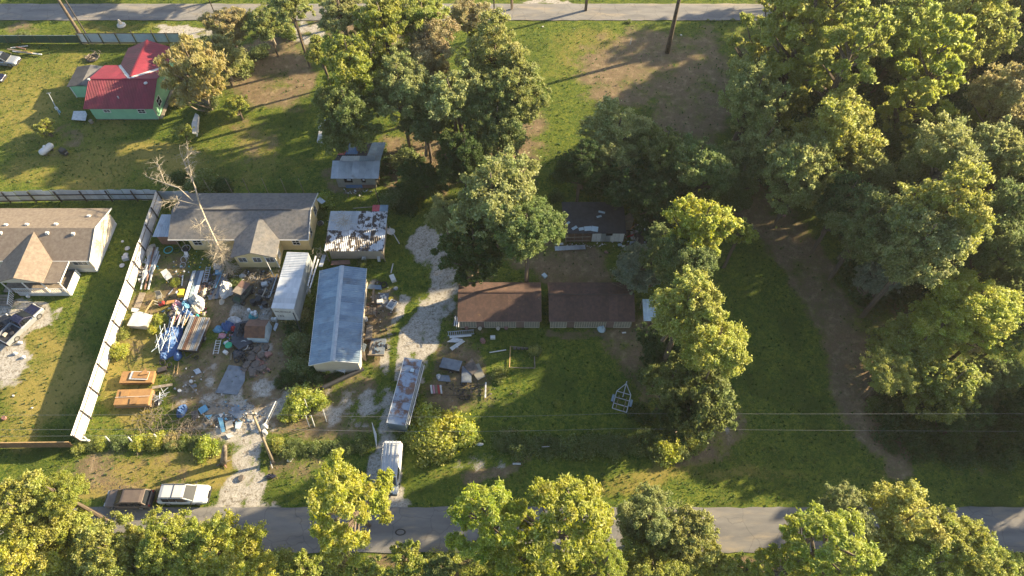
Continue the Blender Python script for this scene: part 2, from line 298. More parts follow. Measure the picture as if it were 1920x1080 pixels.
def np_mesh(name, co, faces, mats, n=4, smooth=False):
    me = bpy.data.meshes.new(name); me.vertices.add(len(co)); me.vertices.foreach_set('co', np.asarray(co, dtype=np.float32).ravel())
    f = np.asarray(faces, dtype=np.int32); me.loops.add(f.size); me.loops.foreach_set('vertex_index', f.ravel())
    me.polygons.add(len(f)); me.polygons.foreach_set('loop_start', np.arange(0, f.size, n, dtype=np.int32)); me.polygons.foreach_set('loop_total', np.full(len(f), n, dtype=np.int32))
    if smooth: me.polygons.foreach_set('use_smooth', np.ones(len(f), dtype=bool))
    me.update(calc_edges=True); me.validate()
    for m in (mats if isinstance(mats, (list, tuple)) else [mats]): me.materials.append(m)
    return me
def groundmat():
    m = bpy.data.materials.new('ground_cover'); m.use_nodes = True; n = m.node_tree.nodes; l = m.node_tree.links; b = n['Principled BSDF']
    b.inputs['Roughness'].default_value = .95; b.inputs['Specular IOR Level'].default_value = .15
    at = n.new('ShaderNodeAttribute'); at.attribute_name = 'cover'; sp = n.new('ShaderNodeSeparateColor'); l.new(at.outputs['Color'], sp.inputs[0])
    tc = n.new('ShaderNodeTexCoord')
    def noise_(s, d=5, r=.6):
        q = n.new('ShaderNodeTexNoise'); q.inputs['Scale'].default_value = s; q.inputs['Detail'].default_value = d; q.inputs['Roughness'].default_value = r; l.new(tc.outputs['Object'], q.inputs['Vector']); return q.outputs[0]
    def ramp(f, a, b_): q = n.new('ShaderNodeMapRange'); q.inputs[1].default_value = a; q.inputs[2].default_value = b_; l.new(f, q.inputs[0]); return q.outputs[0]
    def mix(f, a, c):
        q = n.new('ShaderNodeMix'); q.data_type = 'RGBA'; l.new(f, q.inputs[0])
        for s, v in ((6, a), (7, c)):
            if isinstance(v, tuple): q.inputs[s].default_value = (*v, 1)
            else: l.new(v, q.inputs[s])
        return q.outputs[2]
    def mth(op, a, c):
        q = n.new('ShaderNodeMath'); q.operation = op
        for i, v in enumerate((a, c)):
            if isinstance(v, float): q.inputs[i].default_value = v
            else: l.new(v, q.inputs[i])
        return q.outputs[0]
    fine = noise_(7, 6, .75); mid = noise_(.9, 5, .65); big = noise_(.16, 4)
    clump = noise_(2.6, 4, .7); grass = mix(ramp(mid, .4, .6), (.055,.095,.013), (.125,.15,.02)); grass = mix(ramp(clump, .45, .62), grass, (.028,.068,.009)); grass = mix(ramp(fine, .5, .7), grass, (.23,.225,.04))
    grass = mix(ramp(big, .5, .7), grass, (.05,.075,.012))
    dry = mix(ramp(fine, .3, .7), (.31,.225,.07), (.17,.16,.035))
    dirt = mix(ramp(fine, .35, .65), (.23,.165,.10), (.11,.08,.053)); dirt = mix(ramp(mid, .5, .7), dirt, (.28,.21,.13)); dirt = mix(ramp(clump, .54, .66), dirt, (.12,.12,.045))
    grav = mix(ramp(fine, .35, .65), (.52,.49,.44), (.24,.215,.185)); grav = mix(ramp(clump, .5, .66), grav, (.17,.145,.11))
    fz = mth('MULTIPLY', mth('SUBTRACT', mth('MULTIPLY', mth('ADD', fine, clump), .5), .5), 2.6)
    c = mix(ramp(mth('ADD', sp.outputs[1], fz), .25, .75), grass, dry)
    c = mix(ramp(mth('ADD', sp.outputs[0], fz), .25, .7), c, dirt)
    c = mix(ramp(mth('ADD', sp.outputs[2], fz), .3, .65), c, grav)
    l.new(c, b.inputs['Base Color'])
    bp = n.new('ShaderNodeBump'); bp.inputs['Distance'].default_value = .07; bp.inputs['Strength'].default_value = .75; l.new(fine, bp.inputs['Height']); l.new(bp.outputs[0], b.inputs['Normal'])
    return m
GM = groundmat()
me = np_mesh('ground', co, quads, GM, smooth=True)
at = me.color_attributes.new('cover', 'FLOAT_COLOR', 'POINT')
at.data.foreach_set('color', np.stack([di, dr, gr, np.ones_like(di)], -1).astype(np.float32).ravel())
tag(bpy.data.objects.new('ground', me), kind='structure'); C.objects.link(bpy.data.objects['ground'])
g2 = MB().add([(-240,-180,-.3),(240,-180,-.3),(240,300,-.3),(-240,300,-.3)], [(0,1,2,3)]).build('far_ground', GM); tag(g2, kind='structure')
def road(name, ya, yb, seed):
    xs = np.arange(-239, 239.1, .8); v = []; f = []
    ws = np.linspace(0, 1, 7)
    for i, x in enumerate(xs):
        e0 = ya + (noise.noise(Vector((x*.35, seed, 0))))*.16+ (noise.noise(Vector((x*1.7, seed, 0))))*.10; e1 = yb + (noise.noise(Vector((x*.35, seed+9, 0))))*.18+ (noise.noise(Vector((x*1.7, seed+4, 0))))*.10
        for t in ws: v.append((x, e0*(1-t)+e1*t, .012+.05*(1-(2*t-1)**4)))
    k = len(ws)
    for i in range(len(xs)-1):
        for j in range(k-1): f.append((i*k+j, (i+1)*k+j, (i+1)*k+j+1, i*k+j+1))
    return tag(MB().add(v, f).build(name, M['asphalt'], smooth=True), kind='structure')
road('near_road', P(960,1036).y, P(960,951).y, 3); road('far_road', P(960,38).y, P(960,7).y, 5)
# tufts of grass and weeds, and fallen leaves
def scatter(name, n, sel, mt, h, w_, seed, flat=False, label=None, col=None):
    r = np.random.RandomState(seed); X = r.uniform(x0+1, x1-1, n); Y = y0+1+(y1-y0-2)*r.rand(n)**1.25
    keep = (np.abs(X) < 70+ .35*Y+ 8)
    X = X[keep]; Y = Y[keep]; a, b, g = masks(X, Y)
    on = ((Y > 20.6) | (Y < 15.4)) & ((Y < 104.5) | (Y > 110)); k = sel(a, b, g, r.rand(len(X))) & on; X = X[k]; Y = Y[k]; n = len(X)
    Z = -.12*fbm(X,Y,7,50)-.02; th = r.uniform(0, 2*math.pi, n); s = r.uniform(.5, 1.3, n)
    if flat:
        d = np.stack([np.cos(th), np.sin(th), r.uniform(-.3,.3,n)], -1)*s[:,None]*w_; e = np.stack([-np.sin(th), np.cos(th), r.uniform(-.3,.3,n)], -1)*s[:,None]*w_*.6
        c = np.stack([X, Y, Z+.05], -1); co = np.stack([c-d, c-e, c+d, c+e], 1).reshape(-1,3); fc = np.arange(4*n).reshape(-1,4); m_ = np_mesh(name, co, fc, mt)
    else:
        d = np.stack([np.cos(th), np.sin(th), np.zeros(n)], -1)*s[:,None]*w_; up = np.stack([r.normal(0,.35,n)*h, r.normal(0,.35,n)*h, s*h], -1); c = np.stack([X, Y, Z], -1)
        co = np.stack([c-d, c+d, c+up], 1).reshape(-1,3); fc = np.arange(3*n).reshape(-1,3); m_ = np_mesh(name, co, fc, mt, 3)
    o = bpy.data.objects.new(name, m_); C.objects.link(o); tag(o, label, None, None, 'stuff')
    if col: o.color = (*col, 1)
    return o
scatter('grass_blades', 330000, lambda a,b,g,u: (a < .35) & (g < .25) & (b < .7), M['leaf'], .13, .05, 1, label='short green lawn grass', col=(.14,.175,.022))
scatter('weed_tufts', 60000, lambda a,b,g,u: (g < .3) & (u < .75-.5*a), M['leaf'], .26, .13, 11, label='scattered darker weed tufts in the lawns', col=(.05,.095,.016))
scatter('dry_grass_blades', 120000, lambda a,b,g,u: (g < .3) & (b > .35) & (a < .7), M['leaf'], .11, .05, 2, label='thin tan dry grass', col=(.28,.23,.06))
scatter('fallen_leaves', 110000, lambda a,b,g,u: (a > .35) & (g < .6), M['litter'], .1, .085, 4, True, 'brown fallen leaves on bare soil')
scatter('driveway_leaves', 90000, lambda a,b,g,u: (g > .3) & (u < .35), M['litter'], .1, .06, 8, True, 'brown leaves blown over the gravel')
scatter('pebbles', 60000, lambda a,b,g,u: (g > .25), M['gravel'], .1, .05, 6, True, 'pale loose gravel')

# ---------------------------------------------------------------- fences
def left_fence():
    xa, ya, xb, yb = -49.05, 27.6, -49.75, 63.3
    t = thing('sheet_metal_fence', 'tall white sheet metal fence running down the side of the junk yard', 'fence', (xa, ya, 0)); H_ = 2.35
    n = 12
    for i in range(n):
        a = Vector(((xb-xa)*i/n, (yb-ya)*i/n, 0)); b = Vector(((xb-xa)*(i+1)/n, (yb-ya)*(i+1)/n, 0)); j = rnd.uniform(-.03,.03)
        for k in range(3):
            z0, z1 = .06+k*.77, .06+k*.77+.80+(.06 if k == 2 else 0); o_ = Vector((.012*k+j, 0, 0))
            MB().corr(b+o_+Vector((0,0,z0)), b+o_+Vector((rnd.uniform(-.03,.03),0,z1)), a+o_+Vector((rnd.uniform(-.03,.03),0,z1)), a+o_+Vector((0,0,z0)), 3, .035).build('panel', M['fencew'], t)
    for i in range(n+1):
        p = Vector(((xb-xa)*i/n, (yb-ya)*i/n, 0))
        MB().beam(p+Vector((.14,0,-.1)), p+Vector((.14,0,2.42)), .11, .11).build('post', M['steel'], t)
    for z in (.45, 1.9):
        MB().beam((.09+.03,0,z), (xb-xa+.12, yb-ya, z), .05, .07).build('rail', M['wood'], t)
left_fence()
def back_fence():
    t = thing('corrugated_back_fence', 'long corrugated fence behind the two left houses, its shaded face tinted blue grey', 'fence', (-49.8, 63.6, 0)); x = 0.0; i = 0
    def yy(x): return -.9*max(0,(-x-6)/34)**1.5
    xs = [0]; 
    while xs[-1] > -34: xs.append(xs[-1]-1.0)
    for a, b in zip(xs[:-1], xs[1:]):
        z = 2.35+rnd.uniform(-.05,.05); j = rnd.uniform(-.05,.05)
        MB().corr((b,yy(b)+j,.08),(a,yy(a)+j,.08),(a,yy(a)+j*2,z),(b,yy(b)+j*2,z), 6, .03).build('panel', M['fenceb'], t)
    for k in range(10):
        x = -k*3.6
        MB().beam((x,yy(x)-.16,0),(x,yy(x)-.16,2.3),.14,.14).build('post', M['steel'], t)
        if k < 9:
            for z in (.35,1.45): MB().beam((x-.02,yy(x)-.12,z),(x-3.6,yy(x-3.6)-.12,z),.09,.12).build('rail', M['steel'], t)
    for k in range(4):
        MB().corr((k*1.05,.1,.1),((k+1)*1.05,.1,.1),((k+1)*1.05,.12,1.9),(k*1.05,.12,1.9),6,.03).build('panel', M['fenceb'], t)
back_fence()
def far_fence():
    t = thing('panel_fence', 'white panelled fence with dark posts behind the red roofed house', 'fence', (-73.3, 98.4, 0))
    xs = [0, 1.2, 3.75, 6.5, 9.4, 12.8, 15.0, 17.2]
    for i, (a, b) in enumerate(zip(xs[:-1], xs[1:])):
        MB().corr((a+.07,0,.35),(b-.07,0,.35),(b-.07,.02,2.1),(a+.07,.02,2.1), 8, .02).build('panel', M['fencew' if i < 1 else 'fenceb'], t)
    for x in xs: MB().beam((x,-.1,0),(x,-.1,2.25+(.5 if x in (9.4,12.8) else 0)),.12,.12).build('post', M['steel'], t)
    for z in (.3, 2.12): MB().beam((0,-.08,z),(17.2,-.08,z),.08,.08).build('rail', M['steel'], t)
    MB().box((8.6,-.06,.12),(17.0,.1,.24)).build('kickboard', M['woodtan'], t)
    t = thing('screened_chain_fence', 'low dark green screened chain fence at the top left lawn edge', 'fence', (-96, 98.6, 0))
    for i in range(9):
        MB().box((i*2.5+1.25,0,.75),(2.42,.03,1.45)).build('screen_panel', M['screen'], t); MB().tube([(i*2.5,-.05,0),(i*2.5,-.05,1.7)],.04,5).build('post', M['steel'], t)
    MB().tube([(0,-.04,1.55),(22.5,-.04,1.55)],.03,5).build('rail', M['pipe'], t)
far_fence()
def wood_fence():
    t = thing('wooden_plank_fence', 'brown wooden plank fence across the bottom of the left lawn', 'fence', (-68, 27.1, 0))
    for i in range(100):
        x = i*.185; MB().box((x,-.25*max(0,1-x/15)+rnd.uniform(-.012,.012),.86),(.17,.025,1.72+rnd.uniform(-.04,.04))).build('plank', M['plank_brown'], t)
    for z in (.4,1.4): MB().beam((-.1,-.2,z),(18.5,.05,z),.05,.09).build('rail', M['plank_brown'], t)
    MB().beam((-.1,-.25,1.74),(18.5,0,1.74),.10,.04).build('cap', M['woodtan'], t)
wood_fence()

# ---------------------------------------------------------------- buildings
def window(t, c, w_, h_, face, mul=2, frame='white', pane='glass', shade=False):
    "c: centre on the wall; face: 's' looks to -Y, 'e' to +X"
    fr = MB(); g = MB(); k = .07
    def bx(m_, u, v, du, dv, d0, d1):
        if face == 's': m_.box((c[0]+u, c[1]-(d0+d1)/2, c[2]+v), (du, d1-d0, dv))
        else: m_.box((c[0]+(d0+d1)/2, c[1]+u, c[2]+v), (d1-d0, du, dv))
    for s in (-1,1): bx(fr, s*w_/2, 0, k, h_+k, .0, .06); bx(fr, 0, s*h_/2, w_-k, k, .0, .06)
    bx(fr, 0, 0, w_-k, k*.7, .0, .05)
    for i in range(1, mul): bx(fr, -w_/2+w_*i/mul, 0, k*.5, h_-k, .0, .045)
    o = fr.build('window', M[frame], t); bx(g, 0, 0, w_-k, h_-k, .005, .02); g.build('pane', M[pane], o)
    if shade:
        q = MB(); bx(q, w_*.1, h_*.12, w_*.5, h_*.45, .021, .03); q.build('curtain', M['whitetarp'], o)
    return o
def walls(t, x0, x1, y0, y1, h, m, name='wall', gable=None, th=.15, z0=0.0):
    "four walls, each a part; gable=('x'|'y', ridge height) adds the triangle on the ends"
    mid = ((x0+x1)/2, (y0+y1)/2)
    def wall(pts, nrm):
        b = MB(); n = Vector(nrm)*-th; ps = [Vector(p) for p in pts]; k = len(ps)
        b.add(ps+[p+n for p in ps], [tuple(range(k)), tuple(range(2*k-1,k-1,-1))]+[(i,k+i,k+(i+1)%k,(i+1)%k) for i in range(k)]); b.build(name, m, t)
    g = gable
    wall([(x0,y0,z0),(x1,y0,z0),(x1,y0,h)]+([((x0+x1)/2,y0,g[1])] if g and g[0]=='y' else [])+[(x0,y0,h)], (0,-1,0))
    wall([(x1,y1,z0),(x0,y1,z0),(x0,y1,h)]+([((x0+x1)/2,y1,g[1])] if g and g[0]=='y' else [])+[(x1,y1,h)], (0,1,0))
    wall([(x1,y0+th,z0),(x1,y1-th,z0),(x1,y1-th,h)]+([(x1,(y0+y1)/2,g[1])] if g and g[0]=='x' else [])+[(x1,y0+th,h)], (1,0,0))
    wall([(x0,y1-th,z0),(x0,y0+th,z0),(x0,y0+th,h)]+([(x0,(y0+y1)/2,g[1])] if g and g[0]=='x' else [])+[(x0,y1-th,h)], (-1,0,0))
def sheets(t, a, b, c, d, n, ribs, amp, m, name='roof_sheet', m2=None, jit=.0, seg=1, sag=0.0, skip=()):
    "roof slope a-b (eave) to d-c (ridge), n ribbed sheets side by side, each a part"
    a, b, c, d = map(Vector, (a, b, c, d)); nr = (b-a).cross(d-a).normalized()
    for i in range(n):
        if i in skip: continue
        u, v = i/n, (i+1)/n; o = nr*(.004*(i % 2)+rnd.uniform(0, jit)); e = (a-d).normalized()*rnd.uniform(-jit, jit)*2
        mm = m2 if (m2 and rnd.random() < .3) else m
        MB().corr(a.lerp(b,u)+o+e, a.lerp(b,v)+o+e, d.lerp(c,v)+o, d.lerp(c,u)+o, ribs, amp, m=seg, sag=sag).build(name, mm, t)
def shingle_slope(t, a, b, c, d, m, th=.12, name='roof_slope'):
    return MB().slab([a,b,c,d], th).build(name, m, t)

# --- red roofed mint green house
t = thing('green_house', 'mint green house with a red metal cross gable roof', 'house', (-60, 80, 0)); O = Vector((-60,80,0))
L = lambda x, y, z=0: (x+60, y-80, z)
walls(t, -64.7+60, -55.0+60, 79.9-80, 89.0-80, 2.85, M['green'], gable=('x', 4.25), z0=.25)
MB().box((.15, 4.45, .13), (9.5, 8.9, .3)).build('foundation', M['rock'], t)
for i, x in enumerate(range(5)): pass
sheets(t, L(-65.2,79.3,2.8), L(-54.6,79.3,2.8), L(-54.6,84.2,4.42), L(-65.2,84.2,4.42), 11, 4, .035, M['redroof'])
sheets(t, L(-54.6,89.4,2.8), L(-65.2,89.4,2.8), L(-65.2,84.2,4.42), L(-54.6,84.2,4.42), 11, 4, .015, M['redroof'])
MB().beam(L(-65.2,84.2,4.46), L(-54.6,84.2,4.46), .28, .05).build('ridge_cap', M['redroof'], t)
walls(t, -62.2+60, -55.6+60, 88.8-80, 93.2-80, 2.85, M['green'], gable=('y', 4.2), z0=.25)
sheets(t, L(-62.7,93.6,2.8), L(-62.7,89.2,2.8), L(-58.9,84.4,4.38), L(-58.9,93.6,4.38), 6, 3, .015, M['redroof'])
sheets(t, L(-55.1,89.2,2.8), L(-55.1,93.6,2.8), L(-58.9,93.6,4.38), L(-58.9,84.4,4.38), 6, 3, .015, M['redroof'])
MB().beam(L(-58.9,84.5,4.44), L(-58.9,93.6,4.44), .28, .05).build('ridge_cap', M['redroof'], t)
for sx, xe in ((-1,-62.7),(1,-54.7)):
    b = MB(); a = Vector(L(-58.9,84.35,4.50)); e = Vector(L(xe,89.25,2.93)); s_ = Vector((.14,.14,0)) if sx < 0 else Vector((-.14,.14,0))
    for i in range(8):
        p = a.lerp(e, i/8); q = a.lerp(e, (i+1)/8); k = Vector((0, rnd.uniform(-.12,.12), 0)); b.slab([p-s_+k, q-s_+k, q+s_, p+s_][::sx], .02)
    b.build('valley_flashing', M['white'], t)
MB().lathe(L(-56.2,83.4,4.25),[(.28,0),(.28,.10),(.1,.2)],14).build('round_vent', M['white'], t)
MB().lathe(L(-60.0,81,3.4),[(.09,0),(.09,.4)],8).build('vent_pipe', M['pipe'], t)
MB().lathe(L(-65.0,84.0,4.3),[(.16,0),(.2,.3)],8).build('vent_pipe', M['whitetarp'], t)
MB().tube([L(-55.3,88.9,2.8),L(-55.3,88.9,4.3),L(-55.0,88.4,4.5),L(-54.9,88.3,3.7)],.09,6).build('stove_pipe', M['steel'], t)
window(t, L(-62.2,79.9,1.9), 1.0,.55,'s'); window(t, L(-56.9,79.9,1.85), 1.1,.75,'s'); window(t, L(-55.0,82.3,1.7), 1.3,1.3,'e'); window(t, L(-55.0,86.3,1.75), 1.5,1.4,'e')
MB().box(L(-55.0+.05,80.0,1.6),(.14,.14,2.6)).build('corner_board', M['beige'], t)
MB().box(L(-54.6,84.6,.25),(.5,9.2,.12)).build('porch_step', M['wood'], t)
# --- lean-to next to it
t = thing('dark_roof_shed', 'small mint green shed with a dark flat roof against the red roofed house', 'shed', (-67.3, 87, 0))
walls(t, -2.3, 1.6, -1.9, 2.2, 2.2, M['green']); MB().slab([(-2.6,-2.2,2.35),(-.2,-2.2,2.75),(-.2,2.6,2.75),(-2.6,2.6,2.35)],.08).build('roof_slope', M['darkroof'], t)
MB().slab([(-.2,-2.2,2.75),(1.9,-2.2,2.4),(1.9,2.6,2.4),(-.2,2.6,2.75)],.08).build('roof_slope', M['shingle_grey'], t)
MB().box((-2.3,-1.93,1.1),(.12,.1,2.2)).build('corner_board', M['white'], t)

# --- large tan roofed home, left edge
t = thing('tan_roof_house', 'long tan shingled manufactured home with front porch at the left edge', 'house', (-60, 51, 0))
L = lambda x, y, z=0: (x+60, y-51, z)
walls(t, -78+60, -55.0+60, .3, 8.3, 3.0, M['beige'], gable=('x', 4.3), z0=.75)
MB().box((-6.5, 4.3, .37),(22.8, 8.1, .75)).build('skirting', M['white'], t)
shingle_slope(t, L(-78,50.9,3.0), L(-54.55,50.9,3.0), L(-54.55,55.2,4.42), L(-78,55.2,4.42), M['shingle_tan'])
shingle_slope(t, L(-54.55,59.7,3.0), L(-78,59.7,3.0), L(-78,55.2,4.42), L(-54.55,55.2,4.42), M['shingle_tan'])
for (a, b) in ((L(-54.5,50.9,2.98), L(-54.5,55.2,4.40)), (L(-54.5,59.7,2.98), L(-54.5,55.2,4.40))): MB().beam(a, b, .06, .2).build('fascia', M['white'], t)
MB().beam(L(-78,50.87,2.95), L(-54.5,50.87,2.95), .06, .16).build('gutter', M['white'], t)
for s, xe in ((1,-59.3),(-1,-65.6)):
    ps = [L(-62.2,47.4,4.3), L(-62.3,54.6,4.42), L(xe,50.9,3.08), L(xe,47.5,3.05)]
    MB().slab(ps if s < 0 else ps[::-1], .12).build('porch_roof_slope', M['shingle_tan'], t)
MB().add([L(-65.4,47.6,2.95),L(-59.4,47.6,2.95),L(-62.2,47.6,4.2),L(-65.4,47.7,2.95),L(-59.4,47.7,2.95),L(-62.2,47.7,4.2)],[(0,1,2),(5,4,3),(0,2,5,3),(1,4,5,2),(0,3,4,1)]).build('gable_end', M['beige'], t)
MB().slab([L(-59.3,47.5,2.95),L(-57.2,47.5,2.95),L(-57.2,50.9,3.0),L(-59.3,50.9,3.0)],.12).build('porch_flat_roof', M['shingle_tan'], t)
MB().beam(L(-57.15,47.45,2.93),L(-57.15,50.85,2.96),.06,.18).build('fascia', M['white'], t)
MB().box(L(-61.5,49.2,.75),(8.4,3.2,.12)).build('porch_deck', M['wood'], t)
MB().box(L(-57.25,49.2,.62),(.08,3.3,1.25)).build('porch_side_panel', M['white'], t); MB().box(L(-60.6,47.5,.38),(6.6,.08,.66)).build('porch_skirt', M['white'], t)
rl = MB().beam(L(-64.0,47.45,1.75), L(-57.3,47.45,1.75), .08, .08); rl.beam(L(-64.0,47.45,.9), L(-57.3,47.45,.9), .05, .06)
for i in range(30): rl.beam(L(-63.9+i*.225,47.45,.9), L(-63.9+i*.225,47.45,1.75), .04, .05)
rl.build('porch_railing', M['white'], t)
for xx in (-64.2,-66.3):
    sr = MB().beam(L(xx,47.3,1.75), L(xx-.1,45.6,.95), .08, .08)
    for i in range(7): sr.beam(L(xx,47.2-i*.25,1.7-i*.12), L(xx,47.2-i*.25,.75-i*.11), .05, .06)
    sr.build('stair_railing', M['white'], t)
for i in range(4): MB().box(L(-65.25,47.1-i*.33,.62-i*.17),(2.0,.33,.06)).build('step', M['wood'], t)
for x in (-64.6,-62.0,-59.6,-57.4): MB().box(L(x,47.6,1.9),(.12,.12,2.2)).build('porch_post', M['white'], t)
window(t, L(-56.4,51.3,2.05), 1.9,.85,'s',3)
for (x,y) in ((-63.8,55.9),(-60.0,55.95),(-57.2,54.4),(-60.6,54.5),(-66.5,55.8),(-66.7,54.5),(-56.6,57.8)): MB().box(L(x,y,4.42-abs(y-55.2)*.32+.1),(.42,.42,.3),ty=.6,tx=.8).build('roof_vent', M['white'], t)

# --- cream house with grey roof
t = thing('cream_house', 'cream sided house under a grey shingled roof behind the junk yard', 'house', (-36, 55, 0))
L = lambda x, y, z=0: (x+36, y-55, z)
walls(t, -43.2+36, -27.25+36, -.1, 7.3, 2.7, M['yellow'], gable=('x', 3.85))
shingle_slope(t, L(-45.6,54.6,2.65), L(-27.0,54.6,2.65), L(-27.0,58.6,3.98), L(-45.6,58.6,3.98), M['shingle_grey'])
shingle_slope(t, L(-27.0,62.7,2.65), L(-45.6,62.7,2.65), L(-45.6,58.6,3.98), L(-27.0,58.6,3.98), M['shingle_grey'])
for a, b in ((54.6,58.6),(62.7,58.6)): MB().beam(L(-26.95,a,2.62), L(-26.95,b,3.95), .06, .2).build('fascia', M['white'], t)
MB().beam(L(-45.6,54.57,2.6), L(-27,54.57,2.6), .06, .14).build('gutter', M['white'], t)
MB().beam(L(-41.5,58.6,4.02), L(-29.5,58.6,4.02), .16, .05).build('ridge_vent', M['steel'], t)
walls(t, -.35, 4.95, -3.0, .3, 2.6, M['yellow'], gable=('y', 3.55))
for s, xe in ((1,-30.75),(-1,-36.7)):
    ps = [L(-33.75,51.7,3.72), L(-33.75,57.8,3.78), L(xe,54.5,2.72), L(xe,51.7,2.62)]
    MB().slab(ps if s < 0 else ps[::-1], .12).build('front_gable_slope', M['shingle_grey'], t)
for x in (-35.4,-33.5,-31.8): window(t, L(x,52.0,1.75), 1.05,.9,'s')
window(t, L(-28.9,54.9,1.75), .95,1.15,'s'); window(t, L(-42.1,54.9,1.7), 1.1,1.1,'s'); window(t, L(-40.3,54.9,1.75), .6,.5,'s',1)
window(t, L(-27.25,56.6,1.7),1.0,1.3,'e'); window(t, L(-27.25,60.4,1.7),1.0,1.3,'e'); window(t, L(-31.05,53.3,1.5), .9,1.7,'e',1,'white','shade')
MB().box((4.95+.01,-3.02,1.3),(.12,.12,2.6)).build('corner_board', M['white'], t)
MB().tube([L(-32.3,51.9,3.0),L(-31.2,50.0,.6),L(-31.1,49.9,.1)],.05,5).build('downspout', M['whitetarp'], t)
for x in (-44.9,-44.0): MB().box(L(x,55.0,1.3),(.1,.1,2.6)).build('carport_post', M['wood'], t)
# --- awning shed between fence and cream house
t = thing('metal_awning_shed', 'narrow shed with a pale ribbed metal roof between fence and cream house', 'shed', (-46.9, 57.0, 0))
walls(t, -.9, 1.15, -1.2, 1.6, 1.9, M['woodred']); sheets(t, (-1.25,-1.5,2.1),(1.25,-1.5,2.1),(1.45,2.1,2.4),(-.9,2.1,2.4), 3, 3, .03, M['galv'])

# --- blue grey metal roofed workshop
pr = R(3.2)
t = thing('metal_roof_workshop', 'long workshop with a blue grey ribbed metal gable roof', 'workshop', (-21.25, 42.9, 0), pr)
W2, L2 = 2.98, 6.75
walls(t, -W2+.35, W2-.35, -L2+.3, L2-.3, 2.75, M['beige'], gable=('y', 3.65))
for i in range(15):
    a, b = -L2+i*.9, -L2+(i+1)*.9
    MB().corr((W2,a,2.9+.004*(i%2)),(W2,b,2.9+.004*(i%2)),(.02,b,3.8),(.02,a,3.8),3,.04).build('roof_sheet', M['galvblue'], t)
    MB().corr((-W2,b,2.9+.004*(i%2)),(-W2,a,2.9+.004*(i%2)),(-.02,a,3.8),(-.02,b,3.8),3,.04).build('roof_sheet', M['galvblue'], t)
for s in (-1,1): MB().slab([(0,-L2,3.88),(s*.3,-L2,3.79),(s*.3,L2,3.79),(0,L2,3.88)][::s],.02).build('ridge_cap', M['galv'], t)
for s in (-1,1): MB().beam((s*W2,-L2,2.88),(s*W2,L2,2.88),.05,.12).build('gutter', M['white'], t)
for s in (-1,1): MB().beam((s*W2,-L2-.02,2.84),(0,-L2-.02,3.74),.05,.14).build('barge_board', M['white'], t)
window(t, (W2-.35,-4.4,1.4), 1.0, 1.0, 'e')
# --- rust eaten roof shed
t = thing('rust_eaten_shed', 'square shed with a white ribbed roof eaten through with rust holes', 'shed', (-20.8, 56.0, 0))
walls(t, -3.5, 3.5, -2.6, 2.9, 2.3, M['beige'])
for i in range(8):
    a, b = -3.9+i*.975, -3.9+(i+1)*.975
    MB().corr((a,-3.1,2.42+.005*(i%2)),(b,-3.1,2.42+.005*(i%2)),(b,.35,2.62),(a,.35,2.62),4,.035).build('roof_sheet', M['burnt'], t)
    MB().corr((a,.2,2.64+.005*(i%2)),(b,.2,2.64+.005*(i%2)),(b,3.4,2.75),(a,3.4,2.75),4,.035).build('roof_sheet', M['burnt' if i > 3 else 'galv'], t)
MB().corr((1.75,3.3,2.82),(2.75,3.3,2.82),(2.75,4.4,2.86),(1.75,4.4,2.86),4,.03).build('roof_sheet', M['redsheet'], t)
MB().corr((2.75,3.3,2.82),(3.9,3.3,2.82),(3.9,4.4,2.86),(2.75,4.4,2.86),4,.03).build('roof_sheet', M['galvblue'], t)
MB().beam((-1.0,4.1,2.5),(1.8,4.3,2.6),.08,.08).build('roof_beam', M['wood'], t)
for x in (3.75,-3.75): MB().beam((x,-3.0,0),(x,-3.0,2.4),.12,.12).build('post', M['wood'], t)
# --- patched shack
t = thing('patchwork_shack', 'small shack with patched blue, red and bare metal roof sheets', 'shack', (-22.2, 69, 0))
walls(t, -2.9, 2.6, -2.9, 3.4, 2.2, M['khaki'], gable=('x', 3.0))
sheets(t, (-3.5,-3.3,2.3),(3.3,-3.3,2.3),(3.4,-.7,3.2),(-3.4,-.7,3.2), 7, 4, .03, M['galv'], m2=M['lightblue'], jit=.01)
sheets(t, (3.6,3.8,2.3),(-2.4,3.8,2.3),(-3.2,-.7,3.15),(3.4,-.7,3.15), 6, 4, .03, M['darkroof'], m2=M['galvblue'], jit=.01)
MB().corr((-2.6,.7,2.93),(-.1,.7,2.93),(.1,3.3,2.46),(-2.2,3.3,2.46),8,.03).build('roof_patch', M['blueroof'], t, loc=(0,0,.10))
MB().corr((-2.9,.5,2.97),(-1.9,.5,2.97),(-1.7,1.4,2.81),(-2.7,1.4,2.81),4,.03).build('roof_patch', M['redsheet'], t, loc=(0,0,.16))
MB().corr((-2.4,-.9,3.22),(.4,-.9,3.22),(.4,.3,3.05),(-2.2,.3,3.05),8,.03).build('roof_patch', M['galv'], t, loc=(0,0,.08))
MB().corr((.4,-.9,3.22),(2.6,-.9,3.22),(2.6,.3,3.05),(.4,.3,3.05),8,.03).build('roof_patch', M['galvblue'], t, loc=(0,0,.07))
window(t, (-1.2,-2.9,1.5),1.1,.75,'s',1,'blacktarp' if False else 'steel','glass',True); window(t, (.95,-2.9,1.5),.55,.75,'s',1,'steel','glass',True)
MB().box((-.6,-3.0,.3),(2.4,.1,.6)).build('skirt_sheet', M['blueroof'], t); MB().box((1.5,-3.0,.3),(1.8,.1,.6)).build('skirt_sheet', M['woodred'], t)
for y in (-2.4,-1.2,0): MB().beam((2.9,y,0),(2.75,y,2.2),.1,.1).build('side_brace', M['woodtan'], t)
for z in (.6,1.4): MB().beam((2.95,-2.5,z),(2.9,.4,z),.08,.12).build('side_board', M['woodtan'], t)
